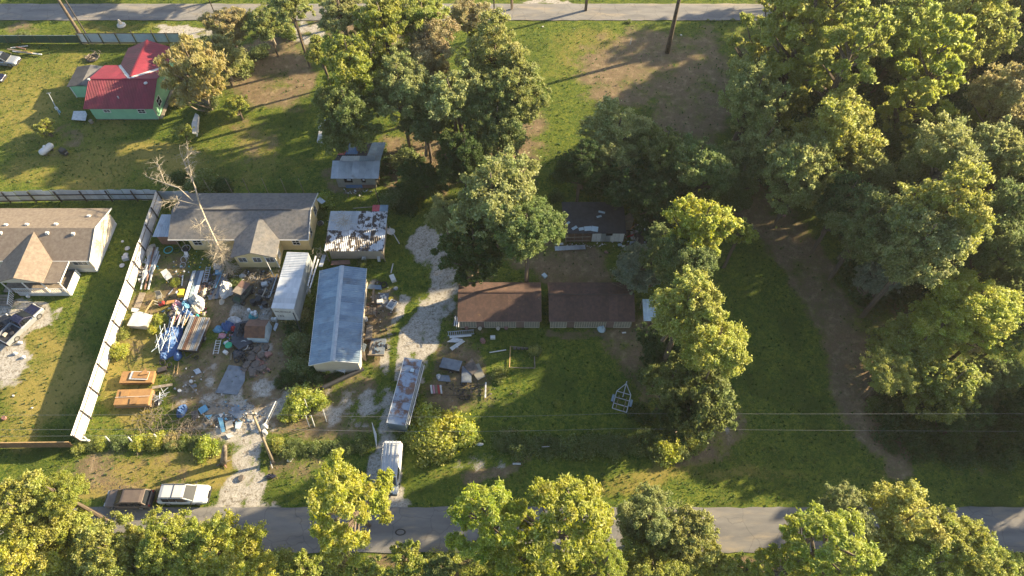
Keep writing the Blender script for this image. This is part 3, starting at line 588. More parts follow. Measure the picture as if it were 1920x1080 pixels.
# --- two brown roofed sheds
def brown(x0, x1, label, sections, ridge_y, group, wire):
    t = thing('brown_roof_barn', label, 'barn', (x0, 42.8, 0)); w_ = x1-x0
    walls(t, .15, w_-.15, 0, 5.0, 1.95, M['khaki'], gable=('x', 2.9))
    for a, b, c_ , d in (((-.1,-.28,2.0),(w_+.1,-.28,2.0),(w_+.1,ridge_y,3.15),(-.1,ridge_y,3.15)), ((w_+.1,5.35,2.2),(-.1,5.35,2.2),(-.1,ridge_y,3.15),(w_+.1,ridge_y,3.15))):
        n = 10
        for i in range(n):
            A, B, C_, D = map(Vector, (a,b,c_,d)); u, v = i/n, (i+1)/n; up = Vector((0,0,.004*(i%2)))
            MB().slab([A.lerp(B,u)+up, A.lerp(B,v)+up, D.lerp(C_,v)+up, D.lerp(C_,u)+up], .06).build('roof_sheet', M['shingle_brown'], t)
    MB().beam((-.1,ridge_y,3.17),(w_+.1,ridge_y,3.17),.25,.04).build('ridge_cap', M['shingle_brown'], t)
    for (u0, u1, k) in sections:
        if k == 'd': MB().box((w_*(u0+u1)/2,-.04,.93),(w_*(u1-u0)-.03,.07,1.8)).build('door', M['mauve'], t)
        else:
            o = MB().box((w_*(u0+u1)/2,-.05,.93),(w_*(u1-u0)-.04,.06,1.7)).build('panel', M['khaki'], t); b = MB()
            k_ = int(w_*(u1-u0)/.3)
            for i in range(k_+1): b.box((w_*u0+.05+(w_*(u1-u0)-.1)*i/k_,-.10,.93),(.05,.04,1.7))
            b.box((w_*(u0+u1)/2,-.11,1.78),(w_*(u1-u0)-.04,.05,.07)); b.box((w_*(u0+u1)/2,-.11,.1),(w_*(u1-u0)-.04,.05,.07)); b.build('batten', M['beige'] , o)
    MB().beam((0,-.3,1.93),(w_,-.3,1.93),.04,.12).build('fascia', M['mauve'], t)
    if wire: MB().tube([(-.1+ (w_+.2)*i/12, ridge_y-.05, 3.24-.0*i+ .06*math.sin(i)) for i in range(13)],.045,5).build('roof_cable', M['steel'], t)
    return t
brown(-6.65, 3.57, 'brown roofed barn on the left of the pair, beside the gravel track', [(.01,.215,'p'),(.215,.31,'d'),(.31,.70,'p'),(.70,.80,'d'),(.80,.99,'p')], 3.3, None, False)
brown(4.65, 15.15, 'brown roofed barn on the right of the pair, next to the big tree', [(.01,.21,'p'),(.21,.30,'d'),(.30,.68,'p'),(.68,.77,'d'),(.77,.97,'p')], 2.9, None, True)
# --- collapsed dark house
t = thing('ruined_house', 'dark ruined house with torn tar roof under the trees', 'ruin', (7.2, 56.2, 0))
walls(t, .1, 8.0, .1, 4.2, 2.3, M['woodred']);
MB().slab([(-.2,-.3,2.35),(3.9,-.3,2.35),(3.9,4.7,2.9),(-.4,4.7,2.9)],.08).build('roof_slope', M['darkroof'], t); MB().slab([(3.9,-.3,2.37),(8.1,-.3,2.37),(8.1,4.7,2.92),(3.9,4.7,2.92)],.08).build('roof_slope', M['darkroof'], t)
for (x,y,w_,h_,a) in ((3.0,.4,1.0,.7,.1),(3.9,.35,.9,.8,-.2),(1.2,.5,.8,.4,.6),(2.1,.35,.7,.45,.2),(4.6,2.3,.7,.3,.3),(5.0,3.0,.9,.3,-.3),(.3,1.2,.8,.3,.8)):
    MB().box((x,y,2.46+y*.11),(w_,h_,.03),rz=a,rx=.1).build('torn_sheet', M['lightblue'], t)
for i in range(7): MB().corr((3.65+i*.62,.0,.15),(4.25+i*.62,.0,.15),(4.25+i*.62,-.03,2.1),(3.65+i*.62,-.03,2.1),3,.03).build('wall_sheet', M['galv' if i in (2,3) else 'white'], t)
MB().box((5.9,-.08,1.85),(.9,.06,.5)).build('window_hole', M['glass'], t)
for i in range(6): MB().beam((.2+i*.55,-.1,0),(.2+i*.55+rnd.uniform(-.2,.2),-.25,2.2),.09,.09).build('stud', M['woodred' if i%2 else 'wood'], t)
for z in (.7,1.5): MB().beam((0,-.35,z),(3.4,-.3,z+.1),.08,.1).build('porch_board', M['wood'], t)
# --- pale blue lean-to beside the big tree
t = thing('pale_blue_lean_to', 'pale blue sheet lean-to beside the right barn, half under the tree', 'lean-to', (16.9, 43.6, 0))
sheets(t, (-.6,-1.0,1.9),(1.6,-1.0,1.9),(1.6,2.0,2.2),(-.5,2.0,2.2), 2, 3, .03, M['lightblue'])
for x in (-.5,1.5):
    for y in (-.9,1.9): MB().beam((x,y,0),(x,y,1.95),.1,.1).build('post', M['wood'], t)

# ---------------------------------------------------------------- evening haze
hm = bpy.data.materials.new('thin_evening_haze'); hm.use_nodes = True; hn = hm.node_tree; hn.nodes.clear(); ho = hn.nodes.new('ShaderNodeOutputMaterial'); hv = hn.nodes.new('ShaderNodeVolumePrincipled')
hv.inputs['Density'].default_value = .00011; hv.inputs['Color'].default_value = (.92,.93,.95,1); hv.inputs['Anisotropy'].default_value = .2; hn.links.new(hv.outputs[0], ho.inputs['Volume'])
hz = MB().box((0,60,37.6),(500,500,77.6)).build('haze', [hm]); tag(hz, kind='stuff')
# ---------------------------------------------------------------- trees
def leaf_quads(c, nrm, size, r, long=1.6, droop=None):
    n = len(c); rv = r.normal(size=(n,3))
    if droop is not None: rv = rv*.35 + np.array([0,0,-1.0])*droop
    t = np.cross(nrm, rv) if droop is None else rv - nrm*np.sum(rv*nrm,1,keepdims=True)
    t /= np.linalg.norm(t,axis=1,keepdims=True)+1e-9; b = np.cross(nrm, t); s = (size*r.uniform(.6,1.35,n))[:,None]
    t = t*s*long*.5; b = b*s*.5
    return np.stack([c-t, c-b*.9+t*.15, c+t, c+b*.9+t*.15], 1)
def crown(name, seed, ncl, nleaf, ls, kind='oak'):
    r = np.random.RandomState(seed); cl = []
    if kind == 'pine':
        lobes = []
        for i in range(26):
            z = -.8+1.65*i/25; a = i*2.4+r.uniform(-.3,.3); q = (1-.6*max(0,z)**1.4)*r.uniform(.42,.85); lobes.append((q*math.cos(a), q*math.sin(a), z, r.uniform(.15,.27)))
        lobes.append((0,0,.9,.18)); lobes.append((0,0,.4,.25))
        for i in range(ncl):
            L_ = lobes[r.randint(len(lobes))]; d = r.normal(size=3); d /= np.linalg.norm(d); q = L_[3]*r.uniform(.3,1.1); cl.append((L_[0]+d[0]*q, L_[1]+d[1]*q, L_[2]+d[2]*q*.6, r.uniform(.05,.09)))
    elif kind == 'bush':
        for i in range(ncl):
            d = r.normal(size=3); d[2] = abs(d[2])*.8; d /= np.linalg.norm(d); q = r.uniform(.2,.75)
            cl.append((*(d*q), r.uniform(.2,.38)))
    else:
        # several main lobes, each a cloud of small clumps: an uneven outline
        nl = 9 if kind == 'oak' else 13; lobes = []
        for i in range(nl):
            a = 2*math.pi*i/nl*1.618*2.2 + r.uniform(-.4,.4); z = r.uniform(-.45,.65); q = math.sqrt(max(.05,1-z*z))*r.uniform(.35,.66)
            lobes.append((q*math.cos(a), q*math.sin(a), z*.75, r.uniform(.26,.5)))
        lobes.append((0,0,.35,.42)); lobes.append((0,0,-.1,.5))
        for i in range(ncl):
            L_ = lobes[r.randint(len(lobes))]; d = r.normal(size=3); d /= np.linalg.norm(d); d[2] = d[2]*.75+.12
            q = L_[3]*r.uniform(.55,1.08); cl.append((L_[0]+d[0]*q, L_[1]+d[1]*q, L_[2]+d[2]*q, r.uniform(.045,.11) if kind == 'oak' else r.uniform(.05,.11)))
    cl = np.array(cl); w_ = cl[:,3]**2; pick = r.choice(len(cl), nleaf, p=w_/w_.sum())
    d = r.normal(size=(nleaf,3)); d /= np.linalg.norm(d,axis=1,keepdims=True)
    if kind == 'pine': d[:,2] = np.abs(d[:,2])*.9-.15
    else: d[:,2] = np.where(d[:,2] < -.3, -d[:,2]*.7, d[:,2])
    q = r.uniform(.35,1.05,nleaf)**.6*np.where(r.rand(nleaf) < .2, r.uniform(1.0,2.0,nleaf), 1); c = cl[pick,:3] + d*(cl[pick,3]*q)[:,None]*(np.array([1,1,.55]) if kind == 'pine' else np.array([1,1,.85]))
    out = c/ (np.linalg.norm(c,axis=1,keepdims=True)+1e-9)
    nrm = d*.5 + out*.25 + r.normal(0,.8,(nleaf,3)) + np.array([0,0,.2]); nrm /= np.linalg.norm(nrm,axis=1,keepdims=True)
    v = leaf_quads(c, nrm, ls, r, 2.6 if kind == 'pine' else (2.4 if kind == 'feather' else 1.5), 1.0 if kind == 'feather' else None)
    me = np_mesh(name, v.reshape(-1,3), np.arange(nleaf*4).reshape(-1,4), M['needle' if kind == 'pine' else 'feather' if kind == 'feather' else 'leaf'])
    # limbs reach from the stem to the bigger clumps
    b = MB(); far = cl[np.argsort(-cl[:,3]+r.uniform(0,.03,len(cl)))][: (26 if kind == 'pine' else 22)]
    for p in far:
        z0 = max(-1.0, p[2]-.25-.5*math.hypot(p[0],p[1])); a = Vector((0,0,z0)); e = Vector(p[:3]); m_ = a.lerp(e,.5)+Vector((r.normal(0,.04),r.normal(0,.04),-.04))
        b.tube([a, m_, e], [.035,.022,.008], 4, cap=False)
    b.tube([(0,0,-1.1),(.02,0,-.4),(0,.02,.2),(0,0,.75)], [.055,.05,.032,.01], 6)
    lm = b.build('limbs_source', M['bark' if kind != 'feather' else 'limb']); me2 = lm.data; bpy.data.objects.remove(lm)
    return me, me2
PROTO = dict(
 oak=[crown('oak_crown_mesh', 11+i, (420,520,340,620)[i], (50000,58000,38000,54000)[i], (.033,.029,.038,.031)[i], 'oak') for i in range(4)],
 pine=[crown('pine_crown_mesh', 31+i, 330, 32000, .031, 'pine') for i in range(3)],
 feather=[crown('feathery_crown_mesh', 51+i, 240, 28000, .034, 'feather') for i in range(2)],
 small=[crown('small_crown_mesh', 71+i, 110, 9000, .068, 'oak') for i in range(2)],
 bush=[crown('bush_mesh', 91+i, 40, 5200, .085, 'bush')[0] for i in range(4)])
b = MB(); b.tube([(0,0,0),(.3,.1,.35),(-.1,.2,.7),(0,0,1)], [1.25,.95,.8,.7], 8); b.tube([(.9,0,-.0),(.2,0,.05)],[.5,.7],5); o = b.build('trunk_source', M['bark']); TRUNK = o.data; bpy.data.objects.remove(o)
PAL = dict(Y=(.46,.45,.04), G=(.34,.36,.045), O=(.31,.325,.085), D=(.07,.12,.024), K=(.18,.225,.055), T=(.38,.32,.12), L=(.39,.42,.035), S=(.24,.29,.17), B=(.37,.38,.052))  # sunlit crowns get lighter, yellower tints, putting sun into the leaf colour
NAME = dict(oak='broadleaf_tree', pine='pine_tree', feather='feathery_tree', small='young_tree')
tcount = [0]
def leafobj(name, me, parent, pal, j=.10):
    o = bpy.data.objects.new(name, me); C.objects.link(o); o.parent = parent
    k = rnd.uniform(1-j, 1+j); c = PAL[pal]; o.color = (c[0]*k*rnd.uniform(.93,1.07), c[1]*k, c[2]*k*rnd.uniform(.8,1.2), 1); return o
def tree(kind, px, py, rpx, H_, pal, label, asp=.85, lean=(0,0), group=None, sub='oak'):
    "px, py: centre of the crown in the survey picture, H_: height in metres, rpx: crown radius there"
    pr = PROTO[kind]; H_ = H_*(1.0 if px > 1960 else 1.28 if px > 1380 and py < 800 else 1.4 if py < 345 and 560 < px < 1380 else 1.22 if py < 800 and px > 700 else 1.05); asp = asp*(1.6 if px > 1200 and py < 800 else 1.25 if kind == 'oak' else 1.0); zc = H_
    for _ in range(6):
        rr = rpx*depth_at(px, py, zc)/FOC; zc = max(rr*asp*.9, H_-rr*asp*.92)
    p = P(px, py, zc); t = thing(NAME[kind], label, 'tree', (p.x-lean[0], p.y-lean[1], -.05), 0, group)
    i = tcount[0]; tcount[0] += 1; a = rnd.uniform(0, 6.28); me, lm = pr[i % len(pr)]
    c = leafobj('crown', me, t, pal); c.location = (lean[0], lean[1], zc); c.rotation_euler = (rnd.uniform(-.12,.12), rnd.uniform(-.12,.12), a); c.scale = (rr*rnd.uniform(.94,1.06), rr*rnd.uniform(.94,1.06), rr*asp)
    l_ = bpy.data.objects.new('limbs', lm); C.objects.link(l_); l_.parent = t; l_.location = c.location; l_.rotation_euler = c.rotation_euler; l_.scale = c.scale
    tr = bpy.data.objects.new('trunk', TRUNK); C.objects.link(tr); tr.parent = t; w_ = .10+.0095*H_; h_ = zc-rr*asp*.25
    tr.scale = (w_, w_, math.hypot(h_, math.hypot(*lean))); tr.rotation_euler = (-math.atan2(lean[1], h_), math.atan2(lean[0], h_), rnd.uniform(0,6.28) if lean == (0,0) else 0)
    return t
def bush(px, py, rpx, pal, label, name='shrub', asp=.9, group=None):
    rr = rpx*depth_at(px, py, 1)/FOC; p = P(px, py+rpx*.25, 0); me = PROTO['bush'][rnd.randrange(4)]
    o = leafobj(name, me, None, pal); o.location = (p.x, p.y, 0); o.scale = (rr, rr, rr*asp); o.rotation_euler = (0,0,rnd.uniform(0,6.28))
    return tag(o, label, 'shrub', group)
T = tree
# bottom row, this side of the near road
T('oak',55,965,92,13,'B','leftmost broad yellow green tree of the row along the bottom edge',.8)
T('oak',118,930,52,12,'G','small rounded crown poking up beside the leftmost bottom tree')
T('oak',135,1000,66,9,'B','low yellow green tree on the road edge between the leftmost tree and the dark car')
T('oak',60,1070,85,11,'Y','golden tree cut by the bottom left corner of the view')
T('oak',215,1032,74,12,'B','yellow green tree overhanging the road just below the dark car')
T('oak',335,1022,72,12,'G','yellow green tree in front of the white off-roader')
T('oak',270,1075,70,10,'G','low tree between pale patches at the lower left edge')
T('oak',415,1040,85,12,'Y','yellow tree at the mouth of the dirt driveway, by the road edge',.8)
T('oak',150,1075,50,9,'B','small golden green tree at the bottom between two larger ones')
T('oak',480,1078,52,8,'Y','low golden tree under the road bend near the bottom')
T('pine',650,945,100,17,'Y','golden pine standing over the road left of the white van',.95,(.6,-1.5))
T('small',570,1070,45,7,'G','low green tree at the foot of the golden pine')
T('small',690,1075,50,7,'B','low yellowish tree to the right of the golden pine trunk')
T('small',760,1050,48,7,'B','low tree with golden top below the open stretch of road')
T('small',830,1068,42,7,'K','dark green low tree between golden pine and bright pines')
T('pine',915,975,92,17,'L','bright green pine left of the tallest pine on the bottom edge',1.0)
T('pine',1055,980,115,19,'L','tallest bright green pine on the bottom edge, bare limbs showing',1.0,(-1,-1.5))
T('pine',960,1070,70,13,'L','bright green pine low in front of two taller pines')
T('pine',1130,1060,60,13,'L','pine crown below the pale olive tree at the bottom')
T('oak',1215,975,70,12,'O','olive green tree with pale leaves right of the tallest pine')
T('oak',1285,1010,72,12,'O','pale olive tree at the left end of the sunlit road patch')
T('oak',1220,1070,80,11,'B','yellow olive tree cut by the bottom edge under the pale olive pair')
T('oak',1340,1068,55,8,'B','low olive tree at the bottom below the sunlit road')
T('small',1395,1072,42,6,'G','small green tree at the bottom just left of the bright lime pine')
T('pine',1550,1030,105,17,'L','bright lime green pine covering the road on the right',.9,(0,-1.2))
T('pine',1480,1065,60,13,'L','left shoulder pine beside the bright lime one')
T('oak',1590,965,60,13,'O','olive tree behind the bright lime pine, touching the verge')
T('oak',1690,985,85,14,'B','tall pale yellow tree on the right bottom, highest of its cluster',.95)
T('oak',1800,1010,72,13,'B','rounded golden olive tree right of the tall pale yellow tree')
T('oak',1730,1065,80,12,'G','green gold tree at the bottom beneath the pale yellow pair')
T('oak',1860,1072,60,9,'G','golden green tree nearest the bottom right corner')
T('small',1910,1075,40,7,'B','small golden tree in the bottom right corner')
# centre
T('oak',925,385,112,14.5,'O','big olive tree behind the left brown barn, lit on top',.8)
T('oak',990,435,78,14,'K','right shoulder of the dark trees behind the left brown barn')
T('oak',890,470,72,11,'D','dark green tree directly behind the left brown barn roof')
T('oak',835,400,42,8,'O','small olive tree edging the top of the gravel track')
T('oak',1283,585,76,18,'B','golden lit crown right of the pale blue lean-to',.95)  # this tree's lit top is tinted golden, its shaded lower side dark below
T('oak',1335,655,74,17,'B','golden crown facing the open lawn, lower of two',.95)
T('oak',1310,735,88,12,'K','shaded lower side of the golden crowned tree, tinted dark green')
T('oak',1285,780,58,8,'D','shaded foot of the golden crowned tree, tinted very dark')
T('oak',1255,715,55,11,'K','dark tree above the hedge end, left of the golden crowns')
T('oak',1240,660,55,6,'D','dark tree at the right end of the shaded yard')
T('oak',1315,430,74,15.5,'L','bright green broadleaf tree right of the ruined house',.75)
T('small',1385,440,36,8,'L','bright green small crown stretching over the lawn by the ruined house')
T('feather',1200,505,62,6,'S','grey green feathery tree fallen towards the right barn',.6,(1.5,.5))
T('oak',1280,498,62,13.5,'K','added dark green tree shading the yard, between the bright broadleaf tree and the golden crowns')  # put in to block the sun over the centre yard
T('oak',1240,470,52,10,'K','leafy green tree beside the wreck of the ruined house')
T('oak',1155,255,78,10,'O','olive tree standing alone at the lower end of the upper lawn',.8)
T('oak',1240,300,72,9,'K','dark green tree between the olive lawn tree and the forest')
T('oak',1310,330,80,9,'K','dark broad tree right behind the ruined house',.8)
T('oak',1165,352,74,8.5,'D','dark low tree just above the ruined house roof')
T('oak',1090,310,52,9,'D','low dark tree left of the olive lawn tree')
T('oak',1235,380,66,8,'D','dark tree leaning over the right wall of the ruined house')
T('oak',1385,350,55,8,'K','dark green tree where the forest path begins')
# top centre mass
T('oak',660,130,78,13,'G','green gold tree at the top left of the central wood',.9)
T('oak',655,215,80,11,'K','broad dark green tree above the patchwork shack',.85)
T('oak',750,170,80,12,'O','olive tree in the middle of the central wood')
T('oak',800,105,70,12,'T','tan leaved tree in the upper central wood')
T('oak',850,190,75,12,'O','grey olive tree, middle right of the central wood')
T('oak',925,110,80,14,'O','tall olive tree on the right edge of the central wood',1.0)
T('oak',970,180,72,12,'O','olive tree overlooking the upper lawn from the left')
T('oak',930,240,72,10,'K','dark green tree under the olive ones at the upper lawn edge')
T('oak',800,240,60,8,'K','dark tree over the sunny leaf litter patch')
T('oak',870,290,62,9,'D','very dark low tree above the big olive tree')
T('oak',790,335,52,5.5,'D','dark bushy tree right of the patchwork shack')
T('feather',720,50,75,14,'G','yellow green feathery tree by the far road',.9)
T('feather',790,30,62,13,'G','bright feathery tree touching the top edge of the view')
T('feather',640,30,55,13,'O','thin feathery tree left of the bright one at the far road')
T('feather',880,30,50,10,'T','brownish feathery tree beside the far road')
T('small',910,75,40,8,'L','yellow green young tree by the far roadside pole')
T('oak',600,95,34,7,'G','small rounded tree at the end of the pale far driveway')
for X, Y, h_, rr, pal, lb in [(46,92,15,5.5,'G','added yellow green shade tree at the top edge, left end of the forest'),(55,87,17,6,'O','added olive shade tree under the tops of the upper pines'),(66,92,18,6.5,'G','added green gold shade tree at the top edge in mid forest'),(40,83,13,4.5,'K','added dark shade tree low on the forest corner by the upper lawn'),(80,95,18,6.5,'O','added olive shade tree near the top edge, right part of the forest'),(90,88,18,6.5,'G','added green shade tree in the top right forest corner'),(58,80,15,5.5,'O','added olive shade tree next to the layered pine')]:  # forest trees added so that their shade reaches the upper lawn
    px, py = proj(X, Y, h_-rr); tree('oak', px, py, rr*FOC/depth_at(px,py,h_-rr), h_/1.28, pal, lb)
# top left
T('feather',368,140,70,8.5,'T','tan feathery tree right of the red roofed house',1.3)
T('feather',412,105,58,9,'O','olive feathery tree behind the tan one')
T('feather',430,50,52,9,'T','tall thin tan tree by the far road')
T('feather',500,45,48,9,'O','tall olive tree with dark trunk by the far driveway')
T('small',445,200,30,4.6,'B','small golden young tree alone on the lawn',1.0)
T('small',87,240,26,3.0,'B','small yellow green tree above the white gas tank',.8)
T('small',345,250,26,3.2,'G','small green tree above the dead tree')
T('feather',545,10,50,14,'O','feathery tree over the far road, left of the wood')
# right forest
T('pine',1500,75,95,19,'G','broad yellow green pine at the top, left of the forest',.8)
T('pine',1590,110,85,19,'G','large yellow green pine, second from the forest edge at the top',.8)
T('pine',1440,55,70,17,'G','pine on the forest edge nearest the far road')
T('pine',1560,30,80,20,'B','golden topped pine at the top edge of the forest')
T('pine',1480,150,75,14,'G','darker pine under the broad pine on the forest edge')
T('pine',1745,135,78,17,'L','layered green pine with leaning grey trunk in the forest',.9,(2.5,1.5))
T('pine',1700,200,52,13,'L','lower plume of green pine next to the layered one')
T('oak',1405,200,72,14,'O','dark tree on the left forest edge by the upper lawn')
T('oak',1420,290,75,11,'O','dark tree above the start of the forest path')
T('oak',1565,255,88,15,'G','large yellow green tree in the left middle of the forest',.85)
T('oak',1500,330,75,13,'O','olive tree above the bend in the forest path')
T('oak',1620,330,60,10,'O','shaded tree right of the path bend')
T('oak',1700,60,72,16,'G','deep green tree at the top between pine and olive crowns')
T('oak',1800,45,80,16,'G','yellow olive tree at the top right')
T('oak',1850,70,60,13,'G','olive tree close to the top right road patch')
T('oak',1760,310,88,16,'O','olive grey tree in the right middle of the forest',.85)
T('oak',1840,290,66,15,'O','pale olive crown near the right edge, lit from the side')
T('oak',1900,180,72,16,'T','brown tinged tree at the upper right edge')
T('oak',1895,310,62,15,'O','grey olive tree cut by the right edge')
T('oak',1860,215,60,10,'G','golden brown tree in the upper right forest')
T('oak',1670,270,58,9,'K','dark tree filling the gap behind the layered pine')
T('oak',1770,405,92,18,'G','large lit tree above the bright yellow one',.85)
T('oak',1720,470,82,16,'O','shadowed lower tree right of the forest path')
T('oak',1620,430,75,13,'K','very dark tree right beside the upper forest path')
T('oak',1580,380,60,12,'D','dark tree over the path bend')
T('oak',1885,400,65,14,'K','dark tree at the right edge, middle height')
T('feather',1650,520,48,8,'S','small grey blue half bare tree with leaning trunk by the path',.9,(-1.5,1))
T('oak',1815,575,84,10.5,'Y','brightest yellow tree on the right, upper crown',.6)
T('oak',1858,610,60,9,'Y','bright yellow side crown at the far right',.6)
T('oak',1760,615,66,8,'Y','bright yellow left side crown of the brightest tree',.5)
T('oak',1712,662,88,6.5,'B','golden green tree beside the lower forest path',.5)
T('oak',1665,700,54,7,'B','golden green left lobe tree hanging over the path',.5)
T('oak',1770,730,72,6,'G','green gold tree below the brightest yellow tree')
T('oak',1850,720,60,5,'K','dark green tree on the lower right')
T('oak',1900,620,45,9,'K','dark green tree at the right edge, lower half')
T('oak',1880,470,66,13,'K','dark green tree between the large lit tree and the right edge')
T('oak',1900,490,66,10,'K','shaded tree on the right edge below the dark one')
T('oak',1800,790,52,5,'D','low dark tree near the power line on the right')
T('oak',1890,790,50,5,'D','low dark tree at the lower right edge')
# neighbours beyond the right edge, whose shade falls into view
for i, (X, Y, h_, rr) in enumerate([(66,56,19,6.5),(74,62,20,6.5),(102,60,24,8),(112,72,24,8),(120,90,25,8),(100,110,24,8),(118,112,25,8),(84,24,18,7),(64,26,17,7),(66,34,17,6.5),(72,58,17,6.5),(76,59,19,7),(80,68,19,7),(86,78,20,7),(92,87,20,7),(98,97,21,7),(96,72,20,7),(78,34,17,7),(104,82,20,7),(112,96,21,7),(76,22,13,6),(94,40,18,7)]):
    px, py = proj(X, Y, h_-rr); tree('oak', px, py, rr*FOC/depth_at(px,py,h_-rr), h_, 'O', 'forest tree standing outside the right edge of the view', group='forest trees beyond the right edge')
for i, (X, Y, h_, rr) in enumerate([(-70,115,12,5),(-58,117,13,5),(-45,114,12,4),(-30,116,14,5),(-18,115,11,4),(0,117,14,5),(14,115,12,4),(64,117,16,6),(76,115,17,6),(88,118,18,6),(100,120,18,6),(112,116,19,7),(60,101,15,6),(72,98,16,6),(84,100,17,6),(96,103,17,6)]):
    px, py = proj(X, Y, h_-rr); tree('oak', px, py, rr*FOC/depth_at(px,py,h_-rr), h_/1.05, 'O', 'tree standing beyond the far road, above the top of the view', group='trees beyond the far road')
# tall bare trunks along the far road
def tall_pine(px, py, h_, lean, label, rr=5, pal='G', tw=.42):
    p = P(px, py); t = thing('pine_tree', label, 'tree', (p.x,p.y,-.05))
    MB().tube([(0,0,0),(lean[0]*.25,lean[1]*.25,h_*.3),(lean[0]*.6,lean[1]*.6,h_*.65),(lean[0],lean[1],h_)],[tw,tw*.75,tw*.6,tw*.4],10).build('trunk', M['bark'], t, smooth=True)
    me, lm = PROTO['pine'][1]; c = leafobj('crown', me, t, pal); c.location = (lean[0],lean[1],h_+rr*.6); c.scale = (rr,rr,rr*.9); l_ = bpy.data.objects.new('limbs', lm); C.objects.link(l_); l_.parent = t; l_.location = c.location; l_.scale = c.scale
tall_pine(1251,98,21,(.2,1.0),'tall bare pine trunk on the upper lawn leaving the top of the view', 4.5)
tall_pine(160,80,14,(-1.6,2),'leaning grey tree trunk at the left end of the white panel fence', 4, 'O', .36)
# shrubs
for a in [(395,190,26,'K','dark green bush below the tan feathery tree'),(330,190,18,'T','tan low bush at the right wall of the mint green house'),(450,120,34,'O','olive bush beneath the feathery trees'),(490,95,26,'K','dark bush at the foot of the tall olive tree'),(540,60,22,'G','yellowish bush by the far driveway'),(225,655,22,'Y','golden vine bush climbing the right face of the white fence'),(232,625,16,'B','yellow weeds at the fence foot by the white topped box'),(572,742,38,'L','bright green vine covered bush left of the track by the black pipe'),
 (545,770,24,'L','lower left lobe of vine by the black pipe bush'),(600,752,22,'L','yellow green top of the vine bush nearest the black pipe'),(388,835,27,'L','bright green bush at the left side of the driveway mouth'),
 (348,818,12,'L','small green sprig in the roadside hedge'),(295,822,22,'Y','golden orange bush in the middle of the roadside hedge'),(325,822,18,'T','tan dry bush beside the golden orange one'),
 (262,828,20,'Y','yellow flowering bush with hanging leaves in the roadside hedge'),(225,826,18,'K','dark leafy bush left of the yellow flowering one'),(190,830,16,'G','green bush by the white post in the roadside hedge'),(152,835,18,'G','bush where the white fence meets the wooden fence'),
 (175,835,14,'K','dark small bush by the corner post'),(520,830,20,'G','green yellow bush at the foot of the utility pole'),(545,845,18,'K','dark bush right of the pole'),
 (800,785,46,'Y','large golden bush in front of the rusty trailer'),(840,800,46,'Y','golden bush overhanging the van side'),(872,808,34,'L','bright green yellow bush right of the golden ones'),(815,835,42,'G','greener lower bush beside the white van'),(780,815,30,'B','golden green bush touching the van roof'),
 (935,700,20,'K','dark green bush beside the grey sheets'),(1003,655,16,'K','leafy plant at the corner of the pipe frame'),(1045,755,10,'G','tiny sapling in the middle of the shaded yard'),
 (610,375,22,'L','bright green bush between cream house and rust eaten shed'),(600,400,16,'K','dark bush at the cream house side wall'),(735,370,30,'K','dark bush right above the rust eaten shed'),(770,350,32,'D','dark bush under the central wood'),(765,385,24,'D','small dark bush above the sunny grass patch'),
 (760,300,36,'K','dark thicket bush beside the patchwork shack'),(640,240,26,'K','dark bush over the white scrap left of the shack'),(380,340,34,'K','dark bush behind the dead tree'),(340,330,22,'D','dark weeds at the back fence end'),(420,345,22,'D','dark weeds behind the cream house roof'),
 (560,590,26,'T','tan dry bush between box trailer and workshop'),(572,560,20,'G','grey green bush against the workshop roof edge'),(560,640,32,'K','ivy mound on the left side of the workshop'),(570,680,34,'K','ivy mound at the lower left of the workshop'),(556,610,24,'D','dark ivy between trailer and workshop'),(610,680,24,'L','green palm like plant at the workshop front'),(590,700,26,'D','dark ivy in front of the workshop'),
 (550,700,22,'D','dark weeds by the dirt yard edge'),(445,530,14,'K','weeds behind the buggy'),(300,600,20,'Y','yellow weeds beside the orange board'),(290,615,16,'Y','yellow weeds below the white topped box board'),(330,528,12,'Y','yellow flowers by the white chair'),
 (1250,835,34,'L','bright green bush at the corner of the roadside hedge'),(1305,828,24,'B','yellow green bush ending the roadside hedge'),(1275,845,22,'K','dark bush between two brighter ones at the hedge end'),(1180,35+5,6,'K','small round shrub beside the far road'),
 (640,495,14,'D','dark weeds in front of the rust eaten shed'),(680,490,12,'K','weeds by the shed post'),(1225,700,30,'K','green bush on the right edge of the shaded yard'),(1200,770,26,'D','dark bush below the boat trailer'),(1270,790,36,'K','dark bush under the big tree corner'),
 (1700,785,34,'D','dark bush at the lower end of the forest path'),(1640,755,24,'K','dark bush on the path edge'),(1340,395,30,'K','dark bush over the lawn top'),(1460,230,40,'D','dark thicket bush on the forest edge'),(45,60+8,16,'K','dark bush by the screened fence'),
 (640,1040,24,'T','tan dry bush at the lower road edge'),(540,1040,20,'G','bush at the lower road edge near the driveway')]:
    bush(*a)
# overgrown hedge and forest undergrowth: masses nobody could count
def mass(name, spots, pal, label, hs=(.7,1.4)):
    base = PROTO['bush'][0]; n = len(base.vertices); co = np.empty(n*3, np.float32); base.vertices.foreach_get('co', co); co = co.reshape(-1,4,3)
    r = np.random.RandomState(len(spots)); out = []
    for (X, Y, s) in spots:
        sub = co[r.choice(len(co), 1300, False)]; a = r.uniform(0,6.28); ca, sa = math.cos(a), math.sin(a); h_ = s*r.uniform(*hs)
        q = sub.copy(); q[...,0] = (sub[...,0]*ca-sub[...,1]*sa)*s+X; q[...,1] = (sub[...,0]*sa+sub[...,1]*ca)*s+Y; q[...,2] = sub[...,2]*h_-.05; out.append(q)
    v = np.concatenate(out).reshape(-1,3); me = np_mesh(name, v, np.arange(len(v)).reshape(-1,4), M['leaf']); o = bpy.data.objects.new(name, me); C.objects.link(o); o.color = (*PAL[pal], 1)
    return tag(o, label, None, None, 'stuff')
